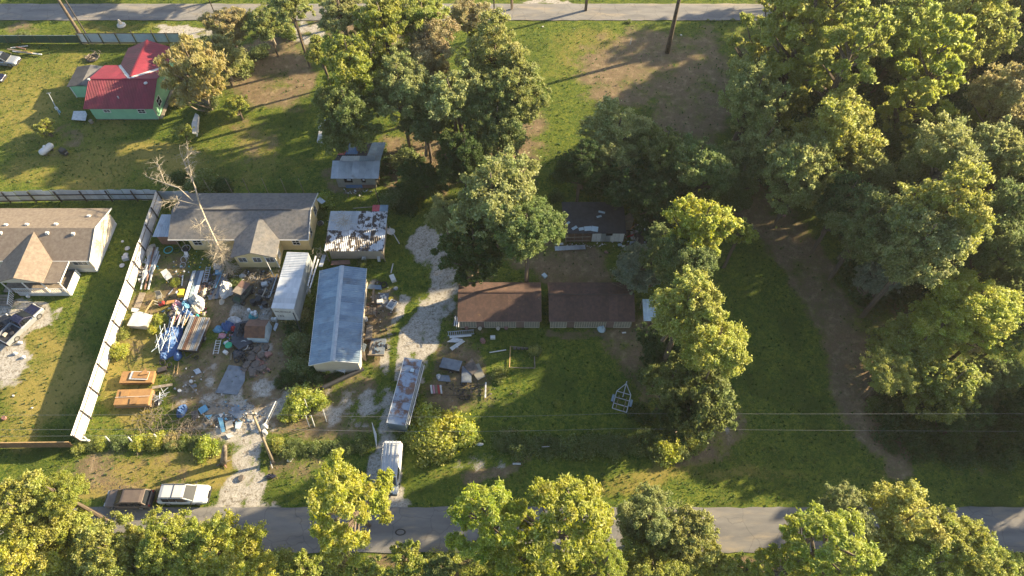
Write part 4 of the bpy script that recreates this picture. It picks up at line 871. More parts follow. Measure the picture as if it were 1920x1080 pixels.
def spots_line(pts, step, r0, r1, spread=8):
    out = []
    for (xa,ya),(xb,yb) in zip(pts[:-1], pts[1:]):
        L_ = math.hypot(xb-xa,yb-ya); n = max(1,int(L_/step))
        for i in range(n):
            t = (i+rnd.random())/n; p = P(xa+(xb-xa)*t+rnd.uniform(-spread,spread)*.4, ya+(yb-ya)*t+rnd.uniform(-spread,spread)); out.append((p.x,p.y,rnd.uniform(r0,r1)))
    return out
def spots_area(x0_, y0_, x1_, y1_, n, r0, r1): return [(*P(rnd.uniform(x0_,x1_), rnd.uniform(y0_,y1_))[:2], rnd.uniform(r0,r1)) for _ in range(n)]
mass('overgrown_hedge', spots_line([(925,835),(1240,838)],9,.8,1.7,16), 'K', 'overgrown dark green weeds along the shaded yard front')
mass('roadside_weeds', spots_line([(150,830),(420,835)],10,.45,.9,8)+spots_line([(500,840),(690,835)],9,.6,1.2,9)+spots_line([(1320,40),(1430,44)],12,.3,.5,4), 'K', 'low dark weeds along the roadside')
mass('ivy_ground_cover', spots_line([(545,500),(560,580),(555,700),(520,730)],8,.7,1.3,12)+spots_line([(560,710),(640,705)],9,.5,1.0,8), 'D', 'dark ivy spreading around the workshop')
mass('forest_undergrowth', spots_area(1600,390,1960,560,190,1.3,3.8)+spots_area(1650,700,1980,860,130,.9,2.4)+spots_area(1400,110,1950,370,240,1.6,4.2)+spots_area(1040,330,1260,390,26,.8,1.6)+spots_area(700,250,900,340,26,.8,1.6), 'D', 'dark undergrowth on the forest floor')  # forest undergrowth enlarged to fill the dark gaps and throw more shade
mass('roadside_scrub', spots_area(-40,1050,1940,1090,190,.8,1.7), 'G', 'yellow green scrub below the near road')
# dead tree fallen over the cream house
def limb_path(b, pts, r0, r1, n=6): b.tube(pts, [r0+(r1-r0)*i/(len(pts)-1) for i in range(len(pts))], n)
def twigs(b, a, e, n, ln, r, rs):
    a = Vector(a); e = Vector(e); d = (e-a).normalized()
    for i in range(n):
        t = rs.uniform(.15,1); p = a.lerp(e,t); v = (d*.6+Vector((rs.gauss(0,.8),rs.gauss(0,.8),rs.gauss(0,.5)))).normalized()*ln*rs.uniform(.5,1.2)
        q = p+v*.5+Vector((0,0,rs.uniform(-.15,.1))); s = p+v+Vector((rs.gauss(0,.12),rs.gauss(0,.12),-.2))
        b.tube([p,q,s],[r,r*.7,r*.35],4,cap=False)
        for k in range(3):
            v2 = (v.normalized()+Vector((rs.gauss(0,.7),rs.gauss(0,.7),rs.gauss(0,.5)))).normalized()*ln*.45; b.tube([q,q+v2],[r*.6,r*.25],3,cap=False)
rs = random.Random(5)
t = thing('dead_tree', 'bare pale dead tree leaning down over the grey roofed cream house', 'tree', P(432,510))
o0 = P(432,510); W = lambda px,py,z: P(px,py,z)-o0
main = [W(432,510,.3),W(408,460,3.2),W(385,410,5.0),W(375,385,5.2)]
b = MB(); limb_path(b, main, .16,.10,8); b.build('trunk', M['dead'], t, smooth=True)
brs = [[W(375,385,5.2),W(352,380,5.6),W(325,372,6),W(300,378,6.2)],[W(375,385,5.2),W(366,350,6),W(350,318,6.4),W(338,285,7)],[W(362,377,5.4),W(335,352,6.4),W(300,340,7),W(272,330,7.4)],[W(335,352,6.2),W(310,345,6.4),W(300,320,7),W(292,300,7.4)],[W(385,410,5.0),W(376,420,5.1),W(372,422,5.1)],[W(352,318,6.4),W(345,300,7),W(360,285,7.4)],[W(376,392,5.2),W(362,340,6.2),W(352,300,7.2),W(350,262,8)]]
for pth in brs:
    b = MB(); limb_path(b, pth, .085,.02,6); b.build('branch', M['dead'], t, smooth=True)
b = MB()
for pth in brs: twigs(b, pth[1], pth[-1], 22, 1.4, .02, rs); twigs(b, pth[0], pth[1], 2, 1.0, .02, rs)
twigs(b, W(405,450,3.4), W(430,505,1.0), 130, 1.9, .022, rs); twigs(b, W(390,425,4), W(415,480,2.5), 100, 2.0, .022, rs)
tag(b.build('twigs', M['dead'], t), kind='stuff')
# dead branches on the burnt shed roof, brush heaps
def brush(px, py, rpx, n, z, label, m='dead', r=.03, name='brush_pile', zh=.5):
    o = P(px,py,0); b = MB(); rr = rpx*depth_at(px,py)/FOC
    for i in range(n):
        a = rs.uniform(0,6.28); p = Vector((rs.gauss(0,rr*.45),rs.gauss(0,rr*.45),z+rs.uniform(.0,zh))); ln = rs.uniform(.4,1.1)*min(rr,1.6); d = Vector((math.cos(a),math.sin(a),rs.uniform(-.15,.35)))*ln
        b.tube([p-d*.5,p+Vector((rs.gauss(0,.1),rs.gauss(0,.1),.08)),p+d*.5],[r,r*.8,r*.3],4,cap=False)
    q = b.build(name, M[m], None, o); return tag(q, label, None, None, 'stuff')
brush(650,440,22,60,2.85,'dry branches lying on the rust eaten shed roof',r=.025)
brush(604,487,11,50,.6,'tan brush heap between box trailer and workshop',zh=1.4,r=.02)
brush(290,795,50,110,.1,'grey branches piled behind the roadside hedge','limb',.025); brush(355,802,26,80,.1,'grey brush heap below the blue tarp','limb',.025)
brush(1180,540,36,60,2.9,'bare branches resting on the right barn roof','limb',.02); brush(1210,470,30,40,.6,'broken branches beside the ruined house','limb',.04); brush(480,525,22,40,.2,'brush behind the buggy','dead',.02)
p = P(419,868); t = thing('grey_tree_stump','leaning grey splintered tree stump at the left of the driveway mouth','stump',p)
e = P(421,842,2.6)-p; b = MB(); b.tube([(0,0,0),e*.4,e*.8,e*1.2],[.38,.33,.3,.2],9); b.build('trunk',M['limb'],t,smooth=True)
for i in range(4): MB().tube([(0,0,.1),(math.cos(i*1.6+.5)*.9,math.sin(i*1.6+.5)*.7,.02)],[.14,.05],5).build('root',M['redrock' if i%2 else 'limb'],t)
# ---------------------------------------------------------------- vehicles (length along +X, nose at +X)
def loft(secs, closed=True):
    "secs: list of (x, [(y,z) ring])"
    b = MB(); n = len(secs[0][1]); v = []; f = []
    for x, ring in secs: v += [(x+(q[2] if len(q) > 2 else 0), q[0], q[1]) for q in ring]
    for i in range(len(secs)-1):
        for k in range(n): f.append((i*n+k, i*n+(k+1)%n, (i+1)*n+(k+1)%n, (i+1)*n+k))
    f.append(tuple(range(n))[::-1]); f.append(tuple((len(secs)-1)*n+k for k in range(n)))
    return b.add(v, f)
def ringp(hw, zl, zh, r=.12): return [(-hw+.03,zl),(hw-.03,zl),(hw,zl+.15),(hw,zh-r),(hw-r,zh),(-hw+r,zh),(-hw,zh-r),(-hw,zl+.15)]
def car(name, label, cat, px, py, ang, L_, W_, H_, paint, kind='suv', roofpaint=None, hood=None, scale=1):
    p = P(px,py); t = thing(name, label, cat, (p.x,p.y,0), R(ang)); hw = W_/2; zb = H_*.56; l2 = L_/2
    hood = hood or (.26 if kind != 'van' else .15)
    xh = l2 - L_*hood                     # windshield foot
    zhood = zb*(.93 if kind != 'van' else 1.0)
    secs = [(-l2, ringp(hw*.88,.32,zb*.9)),(-l2+.12, ringp(hw*.98,.26,zb)),(-l2*.5, ringp(hw,.24,zb)),(xh, ringp(hw,.24,zb)),(xh+.25, ringp(hw,.24,zhood+.03)),(l2-.35, ringp(hw*.97,.26,zhood*.96)),(l2-.08, ringp(hw*.9,.3,zhood*.84)),(l2, ringp(hw*.8,.36,zhood*.66))]
    if kind == 'pickup':
        xc = -L_*.08                      # back of the cab
        loft([(xc-.05, ringp(hw,.24,zb))]+[s_ for s_ in secs if s_[0] > xc]).build('body', M[paint], t, smooth=False)
        b = MB(); zl = zb-.02
        b.box(((-l2+xc)/2,0,.62),(xc+l2,W_-.1,.08)); b.box(((-l2+xc)/2-.03,hw-.05,zl-.28),(xc+l2-.06,.1,.66)); b.box(((-l2+xc)/2-.03,-hw+.05,zl-.28),(xc+l2-.06,.1,.66)); b.build('bed', M[paint], t)
        MB().box((-l2+.04,0,zl-.28),(.07,W_-.22,.62)).build('tailgate', M[paint], t); MB().box(((-l2+xc)/2,0,.68),(xc+l2-.2,W_-.3,.03)).build('bed_liner', M['plastic_dark'], t)
        g0, g1 = xc, xh; rear = .18
    else:
        loft(secs).build('body', M[paint], t); g0, g1 = -l2+.1, xh; rear = .45 if kind == 'suv' else .12
    fs = .95 if kind in ('suv','pickup') else .75
    tw = hw*.80 if kind != 'van' else hw*.90
    cab = [(g0+.0, ringp(hw*.92,zb-.05,zb+.02,.02)),(g0+rear*.8, ringp(tw*1.02,zb-.05,H_-.08,.07)),(g0+rear+.25, ringp(tw,zb-.05,H_,.07)),(g1-fs-.1, ringp(tw,zb-.05,H_,.07)),(g1-fs+.12, ringp(tw,zb-.05,H_-.05,.07)),(g1+.05, ringp(hw*.86,zb-.05,zb+.03,.02))]
    loft(cab).build('cabin', M[roofpaint or paint], t)
    a, c = Vector((g1-fs+.17,0,H_-.07)), Vector((g1+.06,0,zb+.04)); yt, yb = tw-.12, hw*.86-.07; up = Vector((.02,0,.03))
    MB().slab([a+Vector((0,-yt,0))+up, c+Vector((0,-yb,0))+up, c+Vector((0,yb,0))+up, a+Vector((0,yt,0))+up],.02).build('windshield', M['glass'], t)
    a, c = Vector((g0+rear*.75,0,H_-.14)), Vector((g0+.02,0,zb+.08)); up = Vector((-.03,0,.02)); yt2 = tw-.1
    MB().slab([c+Vector((0,-yb,0))+up, a+Vector((0,-yt2,0))+up, a+Vector((0,yt2,0))+up, c+Vector((0,yb,0))+up],.02).build('rear_window', M['glass'], t)
    nwin = {'suv':3,'pickup':2,'van':2}[kind]; xa = g0+rear+.15 if kind != 'van' else g1-fs-1.1; xb = g1-fs+.05
    for s in (-1,1):
        for i in range(nwin):
            u0 = xa+(xb-xa)*i/nwin+.05; u1 = xa+(xb-xa)*(i+1)/nwin-.05; q = .45 if i == nwin-1 else 0
            yl = s*(hw*.955 if kind != 'van' else hw*.965); yh = s*(tw+.03)
            ps = [(u0,yl,zb+.05),(u1+q,yl,zb+.05),(u1,yh,H_-.16),(u0,yh,H_-.16)]; o_ = Vector((0,s*.02,0)); ps = [Vector(k_)+o_ for k_ in ps]
            b = MB(); b.add(ps+[k_-o_*2.5 for k_ in ps], [(0,1,2,3),(7,6,5,4),(0,4,5,1),(1,5,6,2),(2,6,7,3),(3,7,4,0)]); b.build('side_window', M['glass'], t)
        MB().box((g1-.05,s*(hw+.12),zb+.12),(.12,.22,.18)).build('mirror', M['plastic_dark'], t)
        MB().box((l2-.10,s*hw*.66,zhood*.74),(.14,.36,.16),ry=.3).build('headlight', M['lamp_clear'], t); MB().box((-l2-.01,s*hw*.8,zb*.8),(.06,.16,.3)).build('tail_light', M['lamp_red'], t)
    MB().box((l2+.02,0,.46),(.16,W_*.86,.22)).build('bumper', M['plastic_dark'], t); MB().box((-l2-.05,0,.46),(.16,W_*.86,.22)).build('bumper', M['plastic_dark'], t)
    MB().box((l2-.03,0,zhood*.66),(.06,W_*.42,.2)).build('grille', M['plastic_dark'], t)
    wr = .36 if kind != 'pickup' else .41
    for x in (l2-L_*.185, -l2+L_*.2):
        for s in (-1,1):
            y = s*(hw-.1); o = MB().lathe((x,y,wr),[(wr*.7,-.12),(wr,-.09),(wr,.09),(wr*.7,.12)],16,axis='y').build('wheel', M['tyre'], t); MB().lathe((x,y+s*.11,wr),[(wr*.62,-.03),(wr*.62,.03)],10,axis='y').build('rim', M['rim'], o)
    return t
# dark SUV
c1 = car('parked_suv','dark brown roofed parked SUV facing left on the grass verge','suv',247,938,180,4.9,1.95,1.72,'brownpaint')
c2 = car('parked_suv','white parked off-roader facing right in front of the driveway mouth','suv',350,930,0,5.3,2.0,1.85,'vanwhite')
for s in (-1,1): MB().tube([(-2.2,s*.72,1.90),(.6,s*.72,1.90)],.03,5).build('roof_rail', M['plastic_dark'], c2)
MB().box((-.75,0,1.885),(.05,1.5,.03)).build('roof_bar', M['plastic_dark'], c2)
for s in (-1,1): MB().tube([(-2.0,s*.72,1.77),(.3,s*.72,1.77)],.025,5).build('roof_rail', M['steel'], c1)
v = car('cargo_van','white cargo van with a ladder rack nosing towards the near road','van',736,882,-90.5,5.7,2.0,2.1,'vanwhite','van')
for x in (-2.3,-.9,.9): MB().beam((x,-.95,2.26),(x,.95,2.26),.05,.05).build('rack_bar', M['rim'], v)
for y in (-.62,-.25,.1,.5): MB().beam((-2.6,y,2.32),(1.2,y,2.32),.09,.05).build('rack_load', M['galv'], v)
for s in (-1,1):
    MB().tube([(-2.4,s*.95,2.3),(1.3,s*.95,2.3)],.04,6).build('rack_rail', M['rim'], v)
pk = car('pickup_truck','navy roofed silver pickup with crew cab parked beside the tan house','pickup',45,612,64,5.8,2.0,1.85,'silver','pickup','navy')
MB().box((1.95,0,1.02),(1.5,1.55,.05),ry=.04).build('hood', M['navy'], pk)
for q,(x,y) in enumerate([(-2.0,.4),(-1.5,-.3),(-1.2,.5)]): MB().box((x,y,.8),(.5,.35,.3),rz=q).build('cargo_box', M['beige' if q==0 else 'plastic_dark'], pk)
car('black_sedan','black car cut by the left edge beside the silver pickup','car',-6,622,55,4.6,1.8,1.42,'carblack')
car('pickup_truck','silver pickup at the upper left corner beside a lumber pile','pickup',8,118,-6,5.6,1.95,1.8,'silver','pickup')
car('blue_car','dark blue car barely in view at the left edge of the lawn','car',-14,150,-5,4.6,1.8,1.45,'navy')
# ---------------------------------------------------------------- trailers
def local(loc, rz):
    Mx = (lambda a: (math.cos(a), math.sin(a)))(-rz)
    return lambda q: ((q[0]-loc[0])*Mx[0]-(q[1]-loc[1])*Mx[1], (q[0]-loc[0])*Mx[1]+(q[1]-loc[1])*Mx[0], q[2] if len(q) > 2 else 0)
def wheel(t, x, y, r, w_=.24, name='wheel', ax='x'):
    o = MB().lathe((x,y,r),[(r*.7,-w_/2),(r,-w_*.4),(r,w_*.4),(r*.7,w_/2)],14,axis=ax).build(name, M['tyre'], t)
    s = 1 if (x if ax == 'x' else y) > 0 else -1; d = Vector((s*w_*.5,0,0)) if ax == 'x' else Vector((0,s*w_*.5,0))
    MB().lathe(Vector((x,y,r))+d,[(r*.55,-.02),(r*.55,.03)],10,axis=ax).build('rim', M['rim'], o); return o
t = thing('box_trailer','white box trailer with dark lettering on its front, beside the workshop','trailer',(-27.75,47.4,0),R(-2.9))
w2, l2, z0, z1 = 1.36, 4.2, 1.15, 3.85
MB().box((w2,0,(z0+z1)/2),(.06,2*l2-.12,z1-z0)).build('side_panel',M['galv'],t); MB().box((-w2,0,(z0+z1)/2),(.06,2*l2-.12,z1-z0)).build('side_panel',M['galv'],t)
MB().box((0,l2,(z0+z1)/2),(2*w2,.06,z1-z0)).build('rear_panel',M['white'],t); MB().box((0,-l2,(z0+z1)/2),(2*w2,.06,z1-z0)).build('front_panel',M['white'],t)
MB().box((0,0,z0),(2*w2-.1,2*l2-.14,.14)).build('floor',M['steel'],t)
for i in range(11): MB().corr((w2+.04,-l2-.03+i*.77,z1+.06+.004*(i%2)),(w2+.04,-l2-.03+(i+1)*.77,z1+.06+.004*(i%2)),(-w2-.04,-l2-.03+(i+1)*.77,z1+.06),(-w2-.04,-l2-.03+i*.77,z1+.06),3 if i>5 else 1,.05 if i>5 else .015).build('roof_sheet',M['trailerroof'],t)
for y in (2.4,3.4):
    for s in (-1,1): wheel(t,s*1.1,y,.5)
for s in (-1,1): MB().box((s*.7,-3.2,.55),(.14,.14,1.1)).build('landing_leg',M['steel'],t)
def text(t, s, size, loc, rot, m='lettering'):
    cu = bpy.data.curves.new('lettering','FONT'); cu.body = s; cu.size = size; cu.extrude = .008; cu.align_x = 'CENTER'; cu.materials.append(M[m]); tmp = bpy.data.objects.new('lettering_source', cu); C.objects.link(tmp); bpy.context.view_layer.update(); dg = bpy.context.evaluated_depsgraph_get(); me = bpy.data.meshes.new_from_object(tmp.evaluated_get(dg)); bpy.data.objects.remove(tmp); o = bpy.data.objects.new('lettering', me); C.objects.link(o); o.parent = t; o.location = loc; o.rotation_euler = rot; return o
text(t,'FRUEHAUF',.42,(-.15,-l2-.045,3.0),(R(90),0,0)); text(t,'132',.6,(-.72,-l2-.045,1.95),(R(90),0,0))
MB().tube([(1.1,-l2-.1,3.1),(1.5,-l2-.8,1.8),(1.75,-l2-1.4,.5)],.07,6).build('air_hose',M['plastic_dark'],t)
t = thing('rusty_trailer','long trailer with peeling rusty roof parked in line behind the white van','trailer',(P(765,742).x+.0,33.0,0),R(-9))
w2, l2, z1 = 1.04, 4.15, 2.45
for s in (-1,1): MB().box((s*w2,0,1.53),(.05,2*l2-.1,1.8)).build('side_panel',M['galvblue'],t)
for s in (-1,1): MB().box((0,s*l2,1.53),(2*w2,.05,1.8)).build('end_panel',M['galvblue'],t)
MB().box((0,0,.6),(2*w2-.1,2*l2-.12,.12)).build('floor',M['steel'],t)
for i in range(9): MB().slab([(-w2-.03,-l2+i*.922,z1+.03*(i%2)),(w2+.03,-l2+i*.922,z1+.03*(i%2)),(w2+.03,-l2+(i+1)*.922-.02,z1+.03*(i%2)+rnd.uniform(-.02,.03)),(-w2-.03,-l2+(i+1)*.922-.02,z1+.03*(i%2))],.05).build('roof_sheet',M['rustroof'],t)
for s in (-1,1): MB().beam((s*(w2+.04),-l2,z1+.02),(s*(w2+.04),l2,z1+.02),.06,.1).build('roof_rail',M['white'],t)
MB().box((.25,2.6,z1+.12),(.4,.4,.14)).build('roof_vent',M['lightblue'],t)
for y in (-2.5,0,2.5): MB().tube([(w2+.3,y-1.3,1.9),(w2+.34,y+1.3,1.9)],.05,5).build('side_pipe',M['pipe'],t)
for x in (.14,.3): MB().beam((w2+x,-l2+.3,2.3-x),(w2+x,l2-.4,2.3-x),.07,.05).build('side_ladder_rail',M['whitetarp'],t)
for y in (-.6,.6):
    for s in (-1,1): wheel(t,s*1.05,y,.38)
# covered utility trailer
o = P(369,632); t = thing('covered_trailer','long grey brown trailer lid lying between the blue heap and the tarps','trailer',(o.x,o.y,0),R(-6))
MB().box((0,0,.62),(2.3,4.6,.62)).build('body',M['steel'],t)
for i in range(5): MB().corr((-1.15+i*.46,-2.35,.98),(-1.15+(i+1)*.46,-2.35,.98),(-1.15+(i+1)*.46,2.35,.98+.004*i),(-1.15+i*.46,2.35,.98+.004*i),2,.03).build('roof_sheet',M['rust' if i==1 else 'greytarp' if i in(0,3) else 'wood'],t)
for s in (-1,1): wheel(t,s*1.22,-.3,.36); MB().beam((s*1.17,-2.35,.97),(s*1.17,2.35,.97),.05,.08).build('edge_trim',M['pipe'],t)
MB().beam((-.7,-2.3,.45),(0,-3.3,.45),.08,.1).build('tongue',M['steel'],t); MB().beam((.7,-2.3,.45),(0,-3.3,.45),.08,.1).build('tongue',M['steel'],t)
# buggy
o = P(458,556); t = thing('utility_buggy','dark four wheel buggy with a brown two panel roof','buggy',(o.x,o.y,0),R(-115))
loft([(-1.4,ringp(.6,.35,.8,.06)),(-.4,ringp(.7,.3,.85,.06)),(.7,ringp(.7,.3,.8,.06)),(1.4,ringp(.55,.35,.65,.06))]).build('body',M['olive_metal'],t)
MB().box((.2,0,1.72),(.95,1.35,.05)).build('roof_panel',M['wood'],t); MB().box((-.78,0,1.70),(.95,1.35,.05)).build('roof_panel',M['woodred'],t)
for x,z in ((.75,.8),(-1.2,.8)):
    for s in (-1,1): MB().tube([(x,s*.62,z),(x*.85,s*.6,1.7)],.03,5).build('roll_bar',M['steel'],t)
MB().box((-.1,0,.9),(.5,1.1,.2)).build('seat',M['plastic_dark'],t); MB().box((1.0,0,.86),(.5,.9,.06),ry=.2).build('hood',M['screen'],t)
for x in (-1.0,1.0):
    for s in (-1,1): wheel(t,x,s*.72,.33,.26,ax='y')
# boat trailer, tilted
o = P(1166,750); t = thing('boat_trailer','empty boat trailer frame with two wheels in the shaded yard','trailer',(o.x,o.y,0),R(-18))
for s in (-1,1):
    MB().beam((s*.85,-1.6,.5),(s*.85,.7,.5),.09,.09).build('side_rail',M['pipe'],t); MB().beam((s*.85,.7,.5),(0,2.0,.5),.08,.09).build('draw_bar',M['pipe'],t); MB().beam((s*.45,-1.6,.55),(s*.45,.2,.55),.08,.06).build('bunk',M['wood'],t)
    wheel(t,s*1.08,-.4,.34,.22); MB().corr((s*1.08-.14,-.85,.7),(s*1.08+.14,-.85,.7),(s*1.08+.14,.05,.74),(s*1.08-.14,.05,.74),1,.01).build('fender',M['galvblue'],t)
for y in (-1.6,-.9,-.1,.7): MB().beam((-.85,y,.52),(.85,y,.52),.08,.08).build('cross_bar',M['pipe'],t)
MB().beam((0,.2,.5),(0,2.3,.5),.1,.1).build('tongue',M['pipe'],t)
# flat trailer with scrap, by the workshop
o = P(709,654); t = thing('scrap_trailer','small flat trailer loaded with dark scrap beside the workshop','trailer',(o.x,o.y,0),R(-2))
MB().box((0,0,.5),(1.9,2.3,.1)).build('deck',M['greytarp'],t); MB().box((-.75,-.1,.58),(.3,1.9,.06)).build('side_board',M['wood'],t); MB().box((0,-1.2,.6),(2.0,.1,.35)).build('tail_board',M['wood'],t)
for s in (-1,1): wheel(t,s*1.1,.2,.34)
for i in range(9): MB().beam((rnd.uniform(-.5,.6),rnd.uniform(-.9,.9),.62+i*.02),(rnd.uniform(-.5,.8),rnd.uniform(-.9,.9),.62+i*.02),.14,.08,).build('scrap_piece',M['steel' if i%3 else 'galvblue'],t)
# box lid trailer in the lower yard
o = P(846,688); t = thing('grey_cargo_tub','grey topped cargo tub with dark frame in the lower yard','trailer',(o.x,o.y,0),R(-12))
MB().box((0,0,.45),(2.5,1.35,.45)).build('body',M['steel'],t); MB().slab([(-1.25,-.65,.76),(1.2,-.7,.76),(1.3,.65,.82),(-1.15,.7,.8)],.06).build('lid',M['greytarp'],t)
for s in (-1,1): wheel(t,.2,s*.75,.28,.18,ax='y')
MB().beam((-1.3,0,.4),(-1.9,.1,.4),.08,.08).build('tongue',M['steel'],t)
# ---------------------------------------------------------------- poles and wires
p = P(512,868); e = P(474,776,7.6)-p; dn = e.normalized()
t = thing('utility_pole','leaning wooden utility pole with transformer beside the dirt driveway','utility pole',p)
MB().tube([(0,0,-.1),e*.5,e*1.02],[.17,.15,.12],9).build('pole',M['pole'],t,smooth=True)
MB().beam(e+Vector((-.75,.05,-.1)),e+Vector((.4,-.05,-.1)),.1,.12).build('crossarm',M['wood'],t)
for x in (-.65,0,.35): MB().lathe(e+Vector((x,0,-.02)),[(.05,0),(.08,.08),(.05,.16),(.07,.22)],8).build('insulator',M['white'],t)
q = e*.62; MB().lathe(q+Vector((.42,.1,-.35)),[(.22,0),(.24,.1),(.24,.72),(.16,.82)],12).build('transformer',M['whitetarp'],t)
MB().lathe(q+Vector((-.32,.0,-.2)),[(.12,0),(.13,.1),(.13,.5)],10).build('junction_can',M['whitetarp'],t); MB().tube([q+Vector((-.1,0,.6)),q+Vector((-.5,0,.4)),q+Vector((-.45,0,-.3))],.03,5).build('cable_loop',M['whitetarp'],t)
top = p+e
def wire(a, b, label, sag=.9, r=.013, k=24): 
    a = Vector(a); b = Vector(b); o = MB().tube([a.lerp(b,i/k)-a-Vector((0,0,4*sag*(i/k)*(1-i/k))) for i in range(k+1)], r, 4).build('power_line', M['wire'], None, a); tag(o, label, 'power line')
zt = top.z
wire(top, (top.x+38,top.y,zt+.1),'upper power line running right from the utility pole over the shaded yard'); wire((top.x+38,top.y,zt+.1),(112,top.y+.4,zt+.2),'upper power line continuing over the forest on the right',.5)
q2 = p+e*.72; wire(q2,(q2.x+38,q2.y,q2.z-.1),'lower power line running right from below the crossarm'); wire((q2.x+38,q2.y,q2.z-.1),(112,q2.y-.3,q2.z),'lower power line continuing over the forest on the right',.5)
wire(top,(-112,top.y,zt+.2),'upper power line running left over the white fence',.5); wire(q2,(-112,q2.y,q2.z),'middle power line running left over the white fence',.5)
wire(p+e*.6,(-112,(p+e*.6).y-.2,(p+e*.6).z),'lowest power line running left over the white fence',.5)
a_ = P(478,803,0)+Vector((0,0,0)); wire(p+e*.6,P(520,755,3.4),'short service wire dropping from the pole to the weeds',.1,.02,8)
def postpole(px, py, h_, label, r=.12, m='pole', lean=(0,0), cat='pole', name='wooden_pole'):
    p = P(px,py); b = MB().tube([(0,0,-.1),(lean[0],lean[1],h_)],[r,r*.8],8); return solo(b, name, M[m], label, cat, p)
postpole(173,82,9.5,'thin dark utility pole at the left end of the white panel fence',.12,'steel',(-.5,.6))
postpole(927,38,9,'dark roadside pole above the central wood',.13,'steel'); postpole(413,50,7,'thin pole by the far road left of the feathery trees',.1,'steel')
postpole(1182,82,1.1,'short white post on the upper lawn',.09,'white',cat='post',name='short_post')
postpole(713,388,3.6,'grey pole with a lamp head above the rust eaten shed',.07,'steel',(-.3,.8))
for i,(x,y) in enumerate([(397,366),(436,364),(468,364),(503,364),(537,364),(570,364)]): postpole(x,y-2,3.1,['leftmost','second','third','fourth','fifth','rightmost'][i]+' thin fence stake of the row behind the cream house roof',.05,'wood',cat='stake',name='fence_stake').__setitem__('group','stakes behind the cream house')
for i,(x,y) in enumerate([(590,800),(578,770),(612,790),(470+110,800)]):
    postpole(x,y,2.4,['pale leaning stake under the vine bush','short pale stake left of the vine bush trunk','stake right of the vine bush','low stake below the vine bush'][i],.06,'whitetarp',(.1,.4),cat='stake',name='wooden_stake')
for (x,y,l_) in [(170,832,'white post beside the turquoise barrel'),(210,832,'white post between dark and yellow bushes of the hedge'),(252,833,'white post at the yellow flowering bush'),(300,828,'white post near the golden orange bush')]: postpole(x,y,1.5,l_,.09,'white',(-.1,.3),cat='post',name='white_post')
# metal gate leaf / pale leaning pole
p = P(706,840); b = MB(); e = P(697,792,1.9)-p; s_ = Vector((.22,.1,0)); b.add([(0,0,0),e,e*.5+s_,(.06,0,0),e+Vector((.04,0,0)),e*.5+s_+Vector((.05,.02,0))],[(0,1,2),(5,4,3),(0,3,4,1),(1,4,5,2),(2,5,3,0)]); solo(b,'leaning_panel',M['whitetarp'],'tall pale narrow panel leaning left of the white van','panel',p)
# ---------------------------------------------------------------- yard things
def at(px, py, z=0): return P(px, py, z)
def plate(px4, z, th, m, name, label, cat='sheet', dz=(0,0,0,0), ribs=0):
    ps = [P(x,y,z)+Vector((0,0,d)) for (x,y),d in zip(px4, list(dz)+[0]*8)]; o = Vector((sum(p.x for p in ps)/len(ps), sum(p.y for p in ps)/len(ps), 0)); ps = [p-o for p in ps]
    b = MB()
    if ribs and len(ps) == 4: b.corr(ps[0],ps[1],ps[2],ps[3],ribs,.03,th=th)
    else:
        if (ps[1]-ps[0]).cross(ps[2]-ps[1]).z < 0: ps = ps[::-1]
        b.slab(ps, th)
    return solo(b, name, M[m], label, cat, o)
def board(p0, p1, w_, h_, m, label, z0=.06, z1=None, name='board', cat='board', tube=False):
    a = P(*p0, z0); b_ = P(*p1, z0 if z1 is None else z1); o = Vector((a.x,a.y,0))
    b = MB().tube([a-o,b_-o],w_,8) if tube else MB().beam(a-o,b_-o,w_,h_); return solo(b,name,M[m],label,cat,o)
def crumple(px, py, rx, ry, h_, m, label, name='tarp', cat='tarp', rz=0, seed=0, n=18, rough=.35, poly=None):
    "a heap of cloth: an uneven sheet with folds"
    o = P(px,py); k = depth_at(px,py)/FOC; kx = rx*k; ky = ry*k*(CAM_H/depth_at(px,py))**-1
    b = MB(); v = []; f = []; ring = 26
    for i in range(n+1):
        q = i/n
        for j in range(ring):
            a = 2*math.pi*j/ring; w_ = 1+.28*noise.noise(Vector((math.cos(a)*1.3+seed*5.1, math.sin(a)*1.3, seed)))
            x = q*w_*math.cos(a)*kx; y = q*w_*math.sin(a)*ky; r1 = noise.noise(Vector((x*1.6+seed*3,y*1.6,seed))); r2 = abs(noise.noise(Vector((x*3.4,y*3.4+seed*7,1)))); r3 = noise.noise(Vector((x*8,y*8,seed)))
            z = h_*max(0,(1-q**2.4))*(1+rough*1.2*r1+rough*1.6*(r2-.25)+rough*.35*r3)+.02
            ca, sa = math.cos(rz), math.sin(rz); v.append((x*ca-y*sa+r3*.04, x*sa+y*ca, max(0,z)))
    for i in range(n):
        for j in range(ring): f.append((i*ring+j,(i+1)*ring+j,(i+1)*ring+(j+1)%ring,i*ring+(j+1)%ring))
    b.add(v,f); return solo(b,name,M[m],label,cat,o)
def box(px, py, w_, d_, h_, m, label, rz=0, name='box', cat='box', z=0, tx=1): return solo(MB().box((0,0,h_/2),(w_,d_,h_),tx=tx,ty=tx),name,M[m],label,cat,P(px,py)+Vector((0,0,z)),R(rz))
def tyre(px, py, r, label, m='tyre', tilt=0, z=0, name='tyre', cat='tyre', thick=.3): 
    from mathutils import Matrix
    return solo(MB().ring((0,0,r*thick*.8+z),r*(1-thick*.6),r*thick*.7,18,6,Matrix.Rotation(tilt,3,'X')),name,M[m],label,cat,P(px,py))
